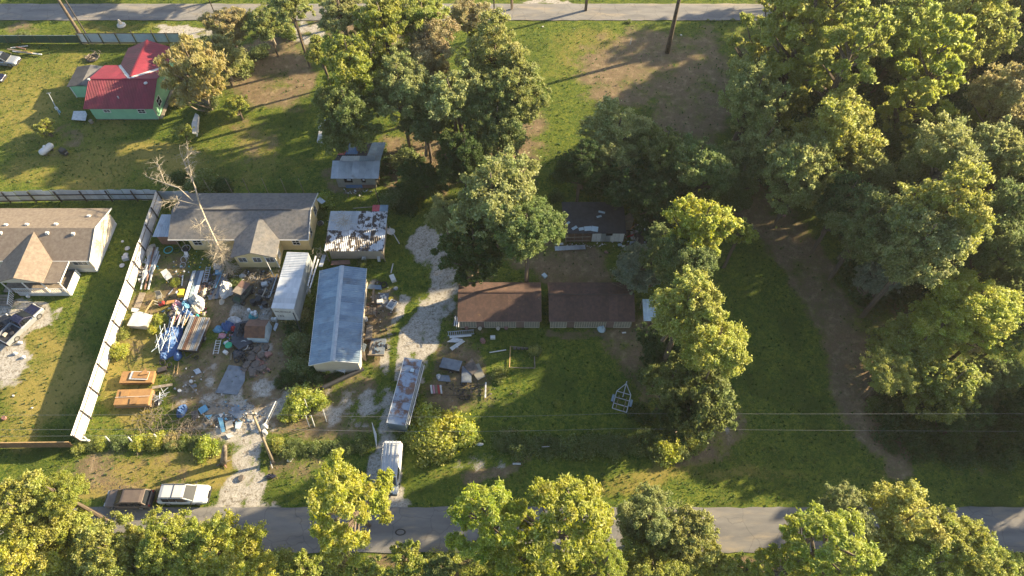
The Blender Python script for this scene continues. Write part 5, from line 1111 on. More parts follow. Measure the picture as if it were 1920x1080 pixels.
def drum(px, py, r, h_, m, label, name='barrel', cat='barrel', lie=None, z=0):
    b = MB()
    if lie is None: b.lathe((0,0,z),[(r*.95,0),(r,.05),(r,h_*.33),(r*1.04,h_*.35),(r,h_*.37),(r,h_-.05),(r*.9,h_)],14)
    else: a = Vector((math.cos(R(lie)),math.sin(R(lie)),0)); b.tube([a*-h_/2+Vector((0,0,r+z)),a*h_/2+Vector((0,0,r+z))],r,14)
    return solo(b,name,M[m],label,cat,P(px,py))
# small shed
t = thing('storage_shed','small pale green metal shed with a brown two slope roof','shed',(-31.45,41.7,0),R(-2))
walls(t,-1.2,1.15,-1.1,1.15,1.55,M['khaki'] if False else M['lightblue'],th=.05,gable=('x',2.15))
MB().slab([(-1.35,-1.3,1.55),(1.2,-1.3,1.55),(1.2,0,2.22),(-1.35,0,2.22)],.04).build('roof_slope',M['rust'],t); MB().slab([(1.2,1.3,1.55),(-1.35,1.3,1.55),(-1.35,0,2.22),(1.2,0,2.22)],.04).build('roof_slope',M['woodred'],t)
MB().box((1.19,-.5,.8),(.03,.9,1.4)).build('door',M['lightblue'],t)
# sheathing stacks
def stack(px, py, w_, d_, n, rz, label, m='cardboard', th=.09):
    o = P(px,py); t = thing('sheathing_stack',label,'stack',(o.x,o.y,0),R(rz))
    for i in range(n): MB().box((rnd.uniform(-.05,.05),rnd.uniform(-.05,.05),.12+i*(th+.012)),(w_*rnd.uniform(.96,1),d_*rnd.uniform(.96,1),th)).build('sheet',M[m if i>=n-3 else ('wood' if i%2 else m)],t)
    for x in (-w_*.35,w_*.35): MB().box((x,0,.04),(.12,d_,.07)).build('skid',M['wood'],t)
    return t
s1 = stack(256,751,4.1,2.0,9,2,'lower stack of orange tan sheathing boards by the white fence'); MB().beam((-2.0,0,1.08),(2.0,.05,1.08),.04,.02).build('seam_strip',M['white'],s1)
for x in (-1,.3): MB().box((x,.5 if x<0 else -.5,1.075),(.9,.8,.02),rz=.1).build('loose_sheet',M['cardboard'],s1)
s2 = stack(262,711,3.9,1.5,6,1,'upper stack of orange tan boards with a white framed panel on top'); MB().box((.3,.1,.80),(2.2,1.05,.05),rz=-.05).build('framed_panel',M['white'],s2); MB().box((.45,.12,.85),(1.9,.85,.04),rz=-.05).build('framed_board',M['cardboard'],s2); MB().slab([(.3,.1,.98),(1.4,.2,.95),(.9,.9,.99)],.03).build('broken_board',M['cardboard'],s2)
board((285,727),(323,721),.35,.05,'wood','grey plank sticking out right from the sheathing stack',.6)
# pipes and rolls along the fence
for i in range(9):
    x = i*2.6; l_ = ['outermost long pipe against the white fence','second pipe of the bundle by the fence','white wrapped pipe in the fence bundle','brown board inside the pipe bundle','bright pipe in the middle of the fence bundle','grey pipe right of the bundle middle','short white roll on the fence bundle','thin pipe near the right side of the bundle','rightmost long pipe of the fence bundle'][i]
    board((264+x*.9,543-(i%3)*12),(283+x*.8,462+(i*7)%20),.09+.03*(i%3==0),.1,['pipe','galv','whitetarp','woodred','pipe','galvblue','whitetarp','pipe','pipe'][i],l_,.15+.12*(i%2),name='pipe',cat='pipe',tube=True)
crumple(283,470,8,14,.5,'beige','tan cloth bundle at the upper end of the fence pipes','cloth_bundle','bundle',seed=3); crumple(274,515,7,10,.6,'whitetarp','white foil bundle lying on the fence pipes','foil_bundle','bundle',seed=4)
# white topped box
t = thing('white_topped_crate','low crate covered with a bright white metal sheet near the fence','crate',P(268,606))
MB().box((0,0,.45),(2.6,1.7,.85),rz=-.1).build('body',M['beige'],t); b = MB().slab([(-1.3,-.9,.98),(.2,-1.05,1.02),(1.1,-.85,.95),(1.2,-.1,1.0),(1.5,.6,.96),(-.3,1.15,1.03),(-1.0,.95,1.0)],.03); b.build('top_sheet',M['white'],t)
board((287,562),(272,586),.16,.05,'woodtan','yellow plank leaning on the white topped crate',.7,1.1); plate([(250,577),(262,577),(273,549),(262,548)],.1,.06,'wood','plywood_sheet','brown plywood sheet lying between fence and white topped crate','plywood')
plate([(247,577),(262,579),(258,585),(246,584)],.15,.04,'white','white_offcut','white panel scrap at the fence foot above the crate')
# upper yard
tyre(316,469,.62,'teal hose ring on the grass below the cream house','teal',name='hose_ring',cat='hose',thick=.14); tyre(332,470,.5,'dark green hose ring beside the teal one','screen',name='hose_ring',cat='hose',thick=.16)
tyre(349,466,.6,'coiled black and white hose under the left windows','whitetarp',name='hose_coil',cat='hose',thick=.12); drum(349,469,.4,.3,'plastic_dark','black tub inside the hose coil','tub','tub')
tyre(345,487,.45,'small white ring frame in the upper junk yard','whitetarp',.5,name='ring_frame',cat='frame',thick=.12); tyre(343,497,.4,'pale ring frame below the small white ring','pipe',.3,name='ring_frame',cat='frame',thick=.12)
def chair(px, py, rz, m, label, s=1):
    t = thing('plastic_chair',label,'chair',P(px,py),R(rz),scale=(s,s,s)); MB().box((0,0,.45),(.55,.55,.05)).build('seat',M[m],t); MB().box((0,.27,.75),(.55,.06,.6),rx=-.2).build('backrest',M[m],t)
    for x in (-.23,.23):
        for y in (-.23,.23): MB().beam((x,y,0),(x,y,.45),.05,.05).build('leg',M[m],t)
        MB().beam((x*1.2,-.2,.68),(x*1.2,.25,.68),.05,.04).build('armrest',M[m],t)
chair(319,524,40,'white','white plastic chair tipped beside the yellow flowers',1.5); chair(302,560,10,'khaki','thin frame chair above the red mower',1.2); chair(352,838-355,0,'whitetarp','pale chair by the ring frames',.9)
board((316,552),(338,527),.12,.05,'pipe','grey stick lying diagonally left of the long sheets'); board((326,543),(338,515),.2,.06,'woodred','reddish board lying diagonally left of the long sheets',.1); board((341,536),(343,516),.14,.08,'white','white post piece beside the diagonal boards',.1)
drum(336,552,.25,.6,'whitetarp','white bucket beside the yellow box','bucket','bucket'); box(342,552,.75,.95,.6,'yellowp','yellow plastic box in the junk heap',5)
t = thing('red_mower','red push mower with thin handle beside the orange board','mower',P(304,571),R(20)); MB().box((0,0,.3),(.8,.6,.3),tx=.7,ty=.7).build('deck',M['redp'],t); MB().lathe((0,0,.45),[(.18,0),(.18,.15)],10).build('engine',M['steel'],t)
for x in (-.35,.35):
    for y in (-.3,.3): MB().lathe((x,y,.13),[(.13,-.04),(.13,.04)],10,axis='y').build('wheel',M['tyre'],t)
for y in (-.22,.22): MB().tube([(-.3,y,.4),(-.6,y,1.0)],.02,5).build('handle_bar',M['whitetarp'],t)
plate([(311,571),(326,566),(327,562),(313,564)],.3,.04,'orangeb','orange_board','orange brown board right of the red mower','board')
# long sheets, ladders
for i,(dx,m,l_) in enumerate([(0,'galv','left long ribbed sheet of the stack running down the yard'),(8,'galvblue','middle long blue grey ribbed sheet of the stack'),(15,'galv','right long ribbed sheet of the stack')]):
    plate([(343+dx,566),(350+dx,565),(368+dx,507),(361+dx,508)],.55+.03*i,.012,m,'ribbed_sheet',l_,'metal sheet',ribs=4)
def ladder(a, b_, w_, m, label, z0=.3, z1=None, n=9, name='ladder'):
    A = P(*a,z0); B = P(*b_,z0 if z1 is None else z1); t = thing(name,label,'ladder',(A.x,A.y,0)); o = Vector((A.x,A.y,0)); A = A-o; B = B-o; s = (B-A).normalized().cross(Vector((0,0,1))).normalized()*w_/2
    for q in (-1,1): MB().beam(A+s*q,B+s*q,.07,.06).build('rail',M[m],t)
    for i in range(n): p_ = A.lerp(B,(i+.5)/n); MB().beam(p_-s,p_+s,.05,.05).build('rung',M[m],t)
    return t
ladder((377,548),(385,508),.55,'woodred','reddish ladder lying beside the long ribbed sheets',.5,n=8); ladder((384,530),(391,500),.55,'pipe','grey ladder next to the reddish one',.6,n=7)
ladder((404,664),(410,637),.6,'whitetarp','white ladder flat on the ground beside the blue cloth pile',.12,n=6); ladder((839,626),(889,622),.55,'pipe','aluminium ladder lying at the corner of the left barn',.2,n=13)
for i in range(4): board((393+i*6,562-i),(411+i*4.5,514),.42,.05,'wood' if i%2 else 'greytarp',['leftmost grey plank of the walkway under the dead tree','second plank of the walkway under the dead tree','third plank of the walkway under the dead tree','rightmost plank of the walkway, blue grey'][i],.08)
board((404,540),(419,505),.1,.08,'skyblue','thin blue pole lying over the walkway planks',.2); box(411,512,.8,.6,.35,'skyblue','blue crate at the upper end of the walkway',10)
crumple(425,545,14,15,1.0,'whitetarp','white cloth heap between the walkway and the buggy',seed=8,rough=.7); crumple(455,518,7,4,.4,'whitetarp','small white cloth above the buggy',seed=9,rough=.7)
crumple(410,500,10,6,.6,'pipe','grey white bags below the dead tree trunk',seed=13,rough=.8); board((389,510),(401,528),.12,.1,'steel','dark beam lying beside the ladders',.3); board((393,505),(398,530),.1,.1,'plastic_dark','second dark beam beside the ladders',.4)
crumple(384,548,5,10,.5,'beige','tan and white rag pile below the ladders',seed=14,rough=.9); crumple(416,566,5,6,.4,'beige','small tan bag below the walkway',seed=15,rough=.8)
# main heap
crumple(370,567,17,10,1.25,'white','big white sheet heap at the foot of the long ribbed sheets','white_sheet_heap','sheet',rz=-.4,seed=20,rough=.6); crumple(352,577,9,9,1.1,'skyblue','light blue tarp heap in the main junk pile',seed=21,rough=.8)
crumple(354,594,9,9,1.2,'bluetarp','dark blue tarp heap in the main junk pile',seed=22,rough=.8); crumple(367,582,9,7,.9,'beige','tan cloth lump right of the blue heap',seed=23,rough=.9); crumple(333,575,10,8,.9,'pink','pinkish rag heap at the left of the main pile','rag_heap','rags',seed=24,rough=1.0)
crumple(335,585,9,8,.8,'whitetarp','white rag heap above the drums of the main pile','rag_heap','rags',seed=25,rough=1.0); crumple(362,600,8,7,.6,'beige','tan lump at the head of the covered trailer','rag_heap','rags',seed=26,rough=.9); crumple(377,578,8,6,.7,'white','white ragged sheet at the right end of the main pile',seed=27,rough=.9)
drum(329,594,.4,.5,'wood','open brown drum in the main pile, left',z=.5); drum(333,605,.38,.5,'plastic_dark','dark drum below the open brown one',z=.5); drum(346,606,.4,.5,'beige','tan drum beside the covered trailer head',z=.4); tyre(329,596,.42,'tyre resting on the open brown drum',z=.9)
for i in range(10):
    a = (318+i*3.3, 618-(i*5)%16); b_ = (326+i*3.6, 592-(i*7)%18); board(a,b_,.05,.05,['whitetarp','pipe','woodtan','pink','pipe','whitetarp','wood','pipe','woodtan','pipe'][i],['leftmost pole spilling from the main pile','grey pole second from left in the spill','tan stick spilling from the main pile','pinkish stick in the spill','grey pole beneath the pinkish stick','white pole in the middle of the spill','brown stick right of the white pole','grey pole near the drums','tan stick by the drums','rightmost grey pole by the tan drum'][i],.9,1.2,name='pole_piece',cat='pole piece',tube=True)
for i in range(3): board((310+i*5,640-i*6),(322+i*6,585-i*3),.08,.05,'pipe',['outermost long grey rail left of the main pile','middle long grey rail left of the main pile','inner long grey rail left of the main pile'][i],.5,name='rail_piece',cat='rail')
# blue tarp with poles
t = thing('blue_tarp_load','blue tarpaulin covered load with pale poles strewn over it','tarp load',P(321,640))
u = crumple(321,640,22,33,1.15,'bluetarp','x','tarp_cover','t',seed=31,rough=.35); u.parent = t; u.location = (0,0,0)
for k in ('label','category'): del u[k]
for i in range(15):
    a = rnd.uniform(-.7,.7)+math.pi/2*.9; c_ = Vector((rnd.uniform(-.9,.8),rnd.uniform(-1.4,1.2),1.25+.02*i)); d = Vector((math.cos(a),math.sin(a)*.98,rnd.uniform(-.05,.08)))*rnd.uniform(.8,1.7)
    MB().tube([c_-d,c_+d],.03,5).build('pole',M['pipe' if i%3 else 'lightblue'],t)
crumple(309,669,9,7,.7,'bluetarp','blue tarp bulge at the lower left of the blue load',seed=32); crumple(334,668,8,9,.7,'bluetarp','blue tarp bulge at the lower right of the blue load',seed=33)
tyre(305,680,.4,'dark wheel below the blue tarp load',tilt=.6); tyre(318,685,.38,'second dark wheel below the blue tarp load',tilt=.4); box(305,694,1.0,.6,.3,'steel','dark machine part at the lower end of the blue tarp load',20,'machine_part','scrap'); board((332,702),(335,678),.08,.06,'woodtan','tan stick below the blue tarp load'); board((326,700),(328,684),.07,.06,'woodtan','short tan stick left of the long one'); tyre(369,671,.3,'small hitch wheel below the covered trailer')
# tarps by the shed
plate([(442,606),(467,600),(470,628),(472,642),(448,655),(433,642)],.55,.5,'blacktarp','black_tarp','flat black tarp covered load left of the small shed','tarp')
crumple(457,622,15,17,1.0,'blacktarp','black tarp folds on the load left of the small shed',seed=41,rough=.5)
crumple(427,612,12,9,.9,'bluetarp','deep blue tarp heap left of the black tarp',seed=42,rough=.6); crumple(409,618,9,7,.5,'skyblue','light blue cloth at the left end of the tarp pile',seed=43,rough=.4); crumple(440,618,6,5,.8,'redp','dark red cloth beside the deep blue tarp',seed=44)
crumple(417,630,7,5,.4,'pink','pink and white cloth under the light blue one','rag_heap','rags',seed=45,rough=.9); crumple(440,601,13,7,.7,'whitetarp','white sheet heap above the deep blue tarp',seed=46,rough=.7); crumple(447,594,9,5,.6,'khaki','pale folded sheet at the top of the tarp pile',seed=47,rough=.5)
crumple(475,593,9,7,.7,'teal','teal bag with white bottles behind the small shed','bag','bag',seed=48,rough=.7)
for i,(x,y) in enumerate([(471,588),(477,594),(483,597),(483,592)]): drum(x,y,.2,.5,'whitetarp',['white jug on the teal bag, topmost','white jug in the middle of the teal bag','lowest white jug on the teal bag','right white jug on the teal bag'][i],'jug','jug',z=.6)
drum(513,601,.22,.55,'white','white canister beside the small shed, left of two','canister','canister'); drum(518,601,.22,.55,'white','white canister beside the small shed, right of two','canister','canister'); plate([(512,617),(516,621),(522,607),(517,604)],.12,.05,'pipe','grey_sheet','grey panel leaning beside the small shed')
tyre(458,650,.62,'big pale rimmed hoop in front of the small shed','whitetarp',.3,z=.3,name='hoop',cat='hoop',thick=.13); drum(458,651,.5,.3,'plastic_dark','black tub inside the pale hoop','tub','tub',z=.1)
t = thing('green_table','round green plastic table left of the hoop','table',P(432,652)); MB().lathe((0,0,.66),[(.42,0),(.45,.02),(.45,.05)],16).build('tabletop',M['greenp'],t)
for k in range(4): MB().beam((.28*math.cos(k*1.57),.28*math.sin(k*1.57),0),(.2*math.cos(k*1.57),.2*math.sin(k*1.57),.66),.05,.05).build('leg',M['greenp'],t)
box(426,645,.5,.4,.4,'white','white box behind the green table',25); box(424,662,.5,.4,.4,'white','white box below the green table',-30); board((433,675),(434,662),.14,.1,'pole','short pale post under the green table')
for i,(x,y) in enumerate([(448,668),(456,672),(463,668),(452,662),(445,676),(461,678)]): tyre(x,y,.38,['black tyre, leftmost of the ones below the hoop','black tyre in the middle below the hoop','black tyre at the right below the hoop','upper black tyre touching the hoop','lowest left black tyre','lowest right black tyre'][i],z=.12*(i%3),tilt=.15*i)
crumple(447,664,12,10,.4,'blacktarp','black plastic sheet under the tyres',seed=50)
# rocks
words = ['brown flat','dark angular','small grey','long pinkish','grey tilted','dark square','brown narrow','pale orange','broken grey','dark pointed','small brown','tan slab like','dark low','grey brown']
spots = [(473,664),(482,657),(471,673),(484,675),(491,668),(480,685),(494,690),(503,665),(464,684),(470,693),(488,693),(476,699),(458,693),(499,652)]
def rock(x, y, s, m, label, name='concrete_chunk', cat='rubble', seed=0):
    b = MB(); r_ = random.Random(seed); v = []
    for k in range(9): a = k*.7+r_.uniform(-.2,.2); q = s*r_.uniform(.7,1.1); v.append((q*math.cos(a)*1.1,q*math.sin(a)*.8))
    n_ = len(v); h_ = s*r_.uniform(.35,.7); b.add([(a_,c_,0) for a_,c_ in v]+[(a_*.85,c_*.85,h_*r_.uniform(.8,1.2)) for a_,c_ in v],[tuple(range(n_))[::-1],tuple(range(n_,2*n_))]+[(i,(i+1)%n_,n_+(i+1)%n_,n_+i) for i in range(n_)])
    return solo(b,name,M[m],label,cat,P(x,y),r_.uniform(0,3))
for i,((x,y),w_) in enumerate(zip(spots,words)): rock(x,y,.42+.14*(i%3),'redrock' if i in (3,7) else 'rock',w_+' rubble chunk in the heap below the small shed',seed=i,)
def rubble(name, px, py, rx, ry, n, ms, label, smin=.08, smax=.28, seed=1):
    r_ = random.Random(seed); b = MB(); k = depth_at(px,py)/FOC
    for i in range(n):
        x = r_.gauss(0,.45)*rx*k; y = r_.gauss(0,.45)*ry*k; s = r_.uniform(smin,smax); b.box((x,y,s*.2),(s,s*r_.uniform(.25,1.0),s*r_.uniform(.15,.5)),rz=r_.uniform(0,3),rx=r_.uniform(-.6,.6),ry=r_.uniform(-.5,.5),tx=r_.uniform(.3,1),ty=r_.uniform(.3,1),mi=r_.randrange(len(ms)))
    o = b.build(name,[M[m] for m in ms],None,P(px,py)); return tag(o,label,None,None,'stuff')
rubble('loose_rubble',482,682,26,22,160,['rock','steel','redrock','plastic_dark'],'small dark rubble between the bigger chunks',.12,.4)
rubble('heap_litter',350,585,32,26,260,['whitetarp','wood','bluetarp','beige','steel','redp','pink','skyblue','yellowp','teal'],'small colourful junk bits of the main pile',.1,.45,2); rubble('heap_litter',440,625,26,26,140,['whitetarp','wood','bluetarp','steel','pink','plastic_dark','teal'],'small junk bits between the tarps',.1,.4,3)
rubble('yard_litter',430,780,60,30,170,['greytarp','wood','wood','whitetarp','rock','skyblue','soil'],'small broken bits on the lower yard dirt',.08,.35,4); rubble('yard_litter',360,710,50,40,60,['whitetarp','wood','rock'],'small bits on the yard grass',.08,.25,5); rubble('yard_litter',700,590,40,70,110,['steel','wood','white','plastic_dark','redrock'],'small bits on the dirt beside the workshop',.08,.28,6)
rubble('yard_litter',500,560,30,40,90,['steel','wood','whitetarp','plastic_dark','khaki'],'small scrap left of the box trailer',.1,.35,7); rubble('yard_litter',350,500,60,30,70,['whitetarp','wood','yellowp','teal','steel'],'small scrap below the cream house',.08,.25,8); rubble('yard_litter',870,730,60,24,80,['steel','wood','plastic_dark','rock'],'small scrap in the lower yard',.08,.3,9)
rubble('yard_litter',1190,440,40,40,150,['woodred','wood','white','steel','lightblue'],'small wreckage right of the ruined house',.15,.6,10); rubble('yard_litter',670,360,40,12,50,['wood','whitetarp','rock'],'small scrap in front of the patchwork shack',.1,.3,11); rubble('yard_litter',1110,460,70,8,40,['wood','white'],'small scrap in front of the ruined house',.1,.3,12); rubble('yard_litter',460,515,60,12,80,['steel','wood','whitetarp','plastic_dark'],'small scrap under the cream house gable',.1,.4,13)
rubble('heap_litter',385,540,26,30,150,['wood','steel','whitetarp','greytarp','woodred','khaki','plastic_dark'],'tangled bits between ladders and walkway',.12,.5,21); rubble('heap_litter',325,590,16,34,120,['wood','steel','whitetarp','greytarp','pink','khaki'],'tangled bits on the left flank of the main pile',.12,.45,22); rubble('heap_litter',470,650,34,14,100,['steel','plastic_dark','wood','rock'],'dark bits in front of the small shed',.12,.4,23); rubble('heap_litter',272,500,10,34,70,['pipe','whitetarp','wood','steel'],'bits between the fence pipes',.12,.5,24); rubble('heap_litter',495,545,16,40,110,['steel','wood','khaki','plastic_dark','greytarp'],'scrap bits beside the box trailer',.15,.55,25); rubble('heap_litter',415,530,30,16,80,['wood','greytarp','steel','whitetarp'],'bits under the dead tree top',.12,.4,26)
# scrap left of box trailer
drum(477,570,.38,.8,'plastic_dark','black barrel lower left of the box trailer, outer'); drum(488,566,.42,.9,'plastic_dark','black barrel lower left of the box trailer, inner'); drum(498,573,.35,.7,'steel','dark barrel nearest the box trailer wheel')
board((506,556),(520,515),.08,.08,'pipe','long pale pipe lying along the left side of the box trailer',.4,tube=True); board((500,560),(514,520),.1,.08,'wood','grey timber beside the pale pipe',.2); board((491,557),(499,540),.12,.08,'beige','pale timber left of the pipe',.3)
box(497,535,.7,.5,.5,'whitetarp','pale box beside the timber left of the box trailer',10); box(490,550,.6,.5,.4,'steel','dark crate beside the timber',-15); board((577,536),(592,480),.16,.1,'whitetarp','white pole leaning between box trailer and workshop',2.6,2.8); board((581,540),(597,486),.14,.1,'whitetarp','second white pole leaning between box trailer and workshop',2.4,2.6); box(575,552,.9,1.1,1.3,'white','white appliance at the right side of the box trailer',-3,'appliance','appliance')
plate([(620,497),(657,495),(655,487),(622,489)],1.2,.05,'woodred','red_brown_sheet','reddish brown sheet roof between shed and workshop','sheet'); board((608,478),(601,500),.5,.06,'pipe','ribbed grey sheet leaning at the shed corner',1.0,1.4)
# mats and debris on lower yard
plate([(429,684),(460,689),(459,713),(445,740),(404,736)],.06,.05,'greytarp','grey_mat','large flat grey blue mat on the dirt below the rubble','mat')
for l_,pts,m in [('teal blue board piece beside the small blue tarp',[(371,767),(385,758),(391,768),(377,777)],'skyblue'),('light blue strip of broken panel, left one',[(408,783),(417,783),(422,809),(416,811)],'skyblue'),('pale blue broken panel, right one',[(441,792),(455,790),(449,805),(441,803)],'lightblue'),
   ('grey square board on the dirt below the grey mat',[(427,773),(440,757),(463,776),(447,786)],'greytarp'),('white triangle scrap in the broken board ring',[(409,776),(420,774),(414,783)],'white'),('blue triangle scrap left of the white one',[(386,779),(398,777),(392,787)],'skyblue'),
   ('grey board above the blue scraps',[(384,776),(427,775),(431,764),(396,763)],'wood'),('white strip at the bottom of the broken board ring',[(422,814),(433,812),(440,818),(428,822)],'white'),('tan board in the broken ring',[(424,806),(437,800),(435,787),(422,793)],'beige'),('grey slab right of the small blue tarp',[(357,772),(371,768),(372,783),(362,788)],'rock'),
   ('grey brown board above the dirt yard, upper',[(362,694),(372,690),(378,698),(368,702)],'pipe'),('small grey plate on the yard grass',[(358,722),(368,720),(369,725),(360,728)],'greytarp')]: plate(pts,.1+rnd.uniform(0,.06),.04,m,'broken_board',l_,'board')
for i,(a,b_) in enumerate([((380,748),(400,762)),((398,752),(434,770)),((420,755),(440,762)),((395,797),(380,775)),((350,715),(372,740))]): board(a,b_,.12,.05,'wood',['thin grey strip left above the blue board','long thin strip across the grey boards','short strip right of the long one','thin strip below the blue triangle','timber lying in the tyre tracks'][i],.15)
crumple(341,771,10,12,.6,'bluetarp','small crumpled blue tarp at the brush piles',seed=60,rough=.8); drum(337,733,.2,.2,'white','white disc on the grass left of the tracks','round_cover','lid'); drum(359,716,.22,.25,'white','white pot near the grey plate','pot','pot')
t = thing('tangled_scrap','tangled pale metal frame at the end of the grey plank','scrap',P(303,743))
for i in range(10): a = rnd.uniform(0,3.1); d = Vector((math.cos(a),math.sin(a),rnd.uniform(-.3,.3)))*.8; c_ = Vector((rnd.uniform(-.4,.5),rnd.uniform(-.6,.6),.5)); MB().tube([c_-d,c_+d],.035,5).build('frame_tube',M['pipe'],t)
MB().lathe((-.1,-.9,.05),[(.4,0),(.42,.2),(.3,.3)],12).build('dark_tub',M['plastic_dark'],t)
drum(153,812,.38,1.1,'teal','turquoise barrel at the lower end of the white fence'); board((150,825),(168,826),.2,.2,'white','white beam at the corner of the two fences',.5)
for i,(x,y) in enumerate([(239,466),(236,478),(237,486),(229,498),(230,453)]): (box(x,y,.75,.6,.5,'whitetarp','pale tote box between round lids on the side lawn',20,'tote','box') if i == 2 else drum(x,y,.34 if i!=4 else .18,.12,'whitetarp',['white round lid on the side lawn, second from top','white round lid just above the tote box','','lowest white round lid on the side lawn','smallest white disc on the side lawn, topmost'][i],'white_disc','lid'))
# driveway things
rock(452,896,.4,'rock','grey rock at the left verge of the driveway mouth','rock','rock',77); rock(545,861,.4,'whitetarp','white rock or bag on the grass right of the pole','rock','rock',78); crumple(508,893,9,5,.4,'navy','dark blue bag on the verge right of the driveway','bag','bag',seed=70,rough=.8); board((508,845),(512,868),.2,.1,'steel','dark board leaning at the pole foot',.2,.6); board((507,865),(511,878),.1,.04,'white','white sliver below the pole foot'); crumple(497,801,7,5,.9,'white','white bag at the middle of the utility pole','bag','bag',seed=71)
board((517,752),(497,795),.07,.07,'whitetarp','pale thin pole beside the utility pole',1.4,.6,tube=True,name='thin_pole',cat='pole'); board((525,735),(570,690),.05,.05,'wood','low grey rail at the weeds edge',.3)
solo(MB().ring((0,0,.03),.5,.1,18,5,None,0,.6),'tyre_scrap',M['tyre'],'dark round patch of tyre on the near road','tyre',P(751,998))
# workshop side things
board((605,727),(682,691),.28,.28,'plastic_dark','thick black pipe lying below the workshop',.3,tube=True,name='black_pipe',cat='pipe'); t = thing('white_side_table','small white table before the workshop front','table',P(641,697),R(-15)); MB().box((0,0,.7),(1.3,.6,.05)).build('tabletop',M['whitetarp'],t)
for x in (-.5,.5):
    for y in (-.22,.22): MB().beam((x,y,0),(x,y,.68),.05,.05).build('leg',M['whitetarp'],t)
tyre(709,533,.46,'dark open tyre beside the workshop, left of two'); tyre(720,535,.48,'dark open tyre beside the workshop, right of two','tyre',.2); board((699,568),(701,541),.28,.1,'wood','brown beam lying along the workshop wall',.2); plate([(688,541),(716,543),(714,535),(692,533)],.2,.05,'galvblue','blue_grey_sheet','blue grey sheet below the two tyres'); box(713,567,.75,.5,.4,'white','white box on the mat beside the workshop',3); plate([(708,570),(728,569),(729,550),(713,549)],.08,.05,'greytarp','dark_mat','dark mat with white scraps beside the workshop','mat')
for i,(x,y) in enumerate([(716,557),(720,555),(717,561),(723,559)]): box(x,y,.3,.22,.15,'white',['upper left white scrap on the dark mat','upper right white scrap on the dark mat','lower white scrap on the dark mat','rightmost white scrap on the dark mat'][i],i*30,'scrap_piece','scrap',z=.1)
drum(733,560,.32,.15,'yellowp','pale yellow lid beside the dark mat','lid','lid'); drum(742,541,.3,.1,'greytarp','grey round lid in the grass by the gravel','lid','lid')
t = thing('sink_unit','white sink unit lying on the gravel edge','sink',P(735,573),R(-28)); MB().box((0,0,.2),(.95,1.35,.36)).build('body',M['white'],t); MB().box((0,-.1,.40),(.6,.8,.04)).build('basin',M['greytarp'],t); MB().box((0,.5,.42),(.5,.18,.06)).build('tap_plate',M['plastic_dark'],t)
box(737,524,.6,1.0,.5,'white','white cabinet lying above the gravel fork',25,'cabinet','cabinet'); board((733,512),(737,494),.14,.06,'whitetarp','pale strip above the white cabinet'); 
for i in range(4): board((686+i*5,590),(687+i*5,577),.42,.12,'wood',['first pallet board at the workshop wall','second pallet board at the workshop wall','third pallet board at the workshop wall','rightmost pallet board at the workshop wall'][i],.5)
drum(686,600,.28,.5,'white','white bucket at the workshop wall','bucket','bucket'); plate([(684,636),(697,636),(699,610),(688,609)],.75,.08,'wood','work_bench','pale workbench top beside the scrap trailer','bench'); drum(725,619,.15,.4,'plastic_dark','small black can above the scrap trailer','can','can')
board((678,663),(684,645),.5,.04,'lightblue','window pane leaning on the workshop wall',.3,1.3,name='window_panel',cat='window'); 
for i in range(3): board((680+i*3,673+i*2),(678+i*2,655),.16,.04,'pole',['left tan stick under the window pane','middle tan stick under the window pane','right tan stick under the window pane'][i],.1,.7)
t = thing('satellite_dish','white satellite dish on the ground right of the rust eaten shed','dish',P(735,441)); MB().lathe((0,0,.6),[(.08,0),(.35,.08),(.55,.22),(.52,.22),(.3,.12)],14).build('dish',M['white'],t); MB().tube([(0,0,0),(0,0,.6)],.05,6).build('mast',M['pipe'],t)
crumple(728,434,6,5,.5,'whitetarp','white tub like bag beside the satellite dish','bag','bag',seed=80); board((730,425),(749,457),.06,.06,'pipe','long pipe leaning by the satellite dish',1.5,.1,tube=True,name='long_pipe',cat='pipe'); tyre(601,419,.45,'pale round ring beside the cream house wall','pipe',name='round_ring',cat='ring',thick=.15); drum(601,420,.36,.3,'plastic_dark','dark tub in the pale ring','tub','tub')
board((596,366+6),(607,380),.7,.05,'galv','tin sheet leaning at the back corner of the cream house',1.0,1.3,name='tin_sheet',cat='sheet'); box(683,500-12,.5,.5,.5,'whitetarp','white box under the shed front',0); box(711,488,.35,.5,.6,'white','white canister by the shed post',10,'canister','canister'); rock(683,493,.25,'whitetarp','pale stone under the shed front','rock','rock',81)
# white scrap left of shack
plate([(596,238),(606,225),(622,222),(626,235),(604,242)],.7,.5,'whitetarp','white_awning','crumpled white awning under the trees left of the shack, upper piece','awning'); plate([(594,265),(604,266),(607,248),(598,245)],.5,.3,'white','white_awning','white panel under the trees left of the shack, lower piece','awning'); plate([(361,252),(368,250),(372,215),(366,212),(359,232)],.8,.6,'whitetarp','white_hull','narrow white boat hull standing beside the small green tree','hull')
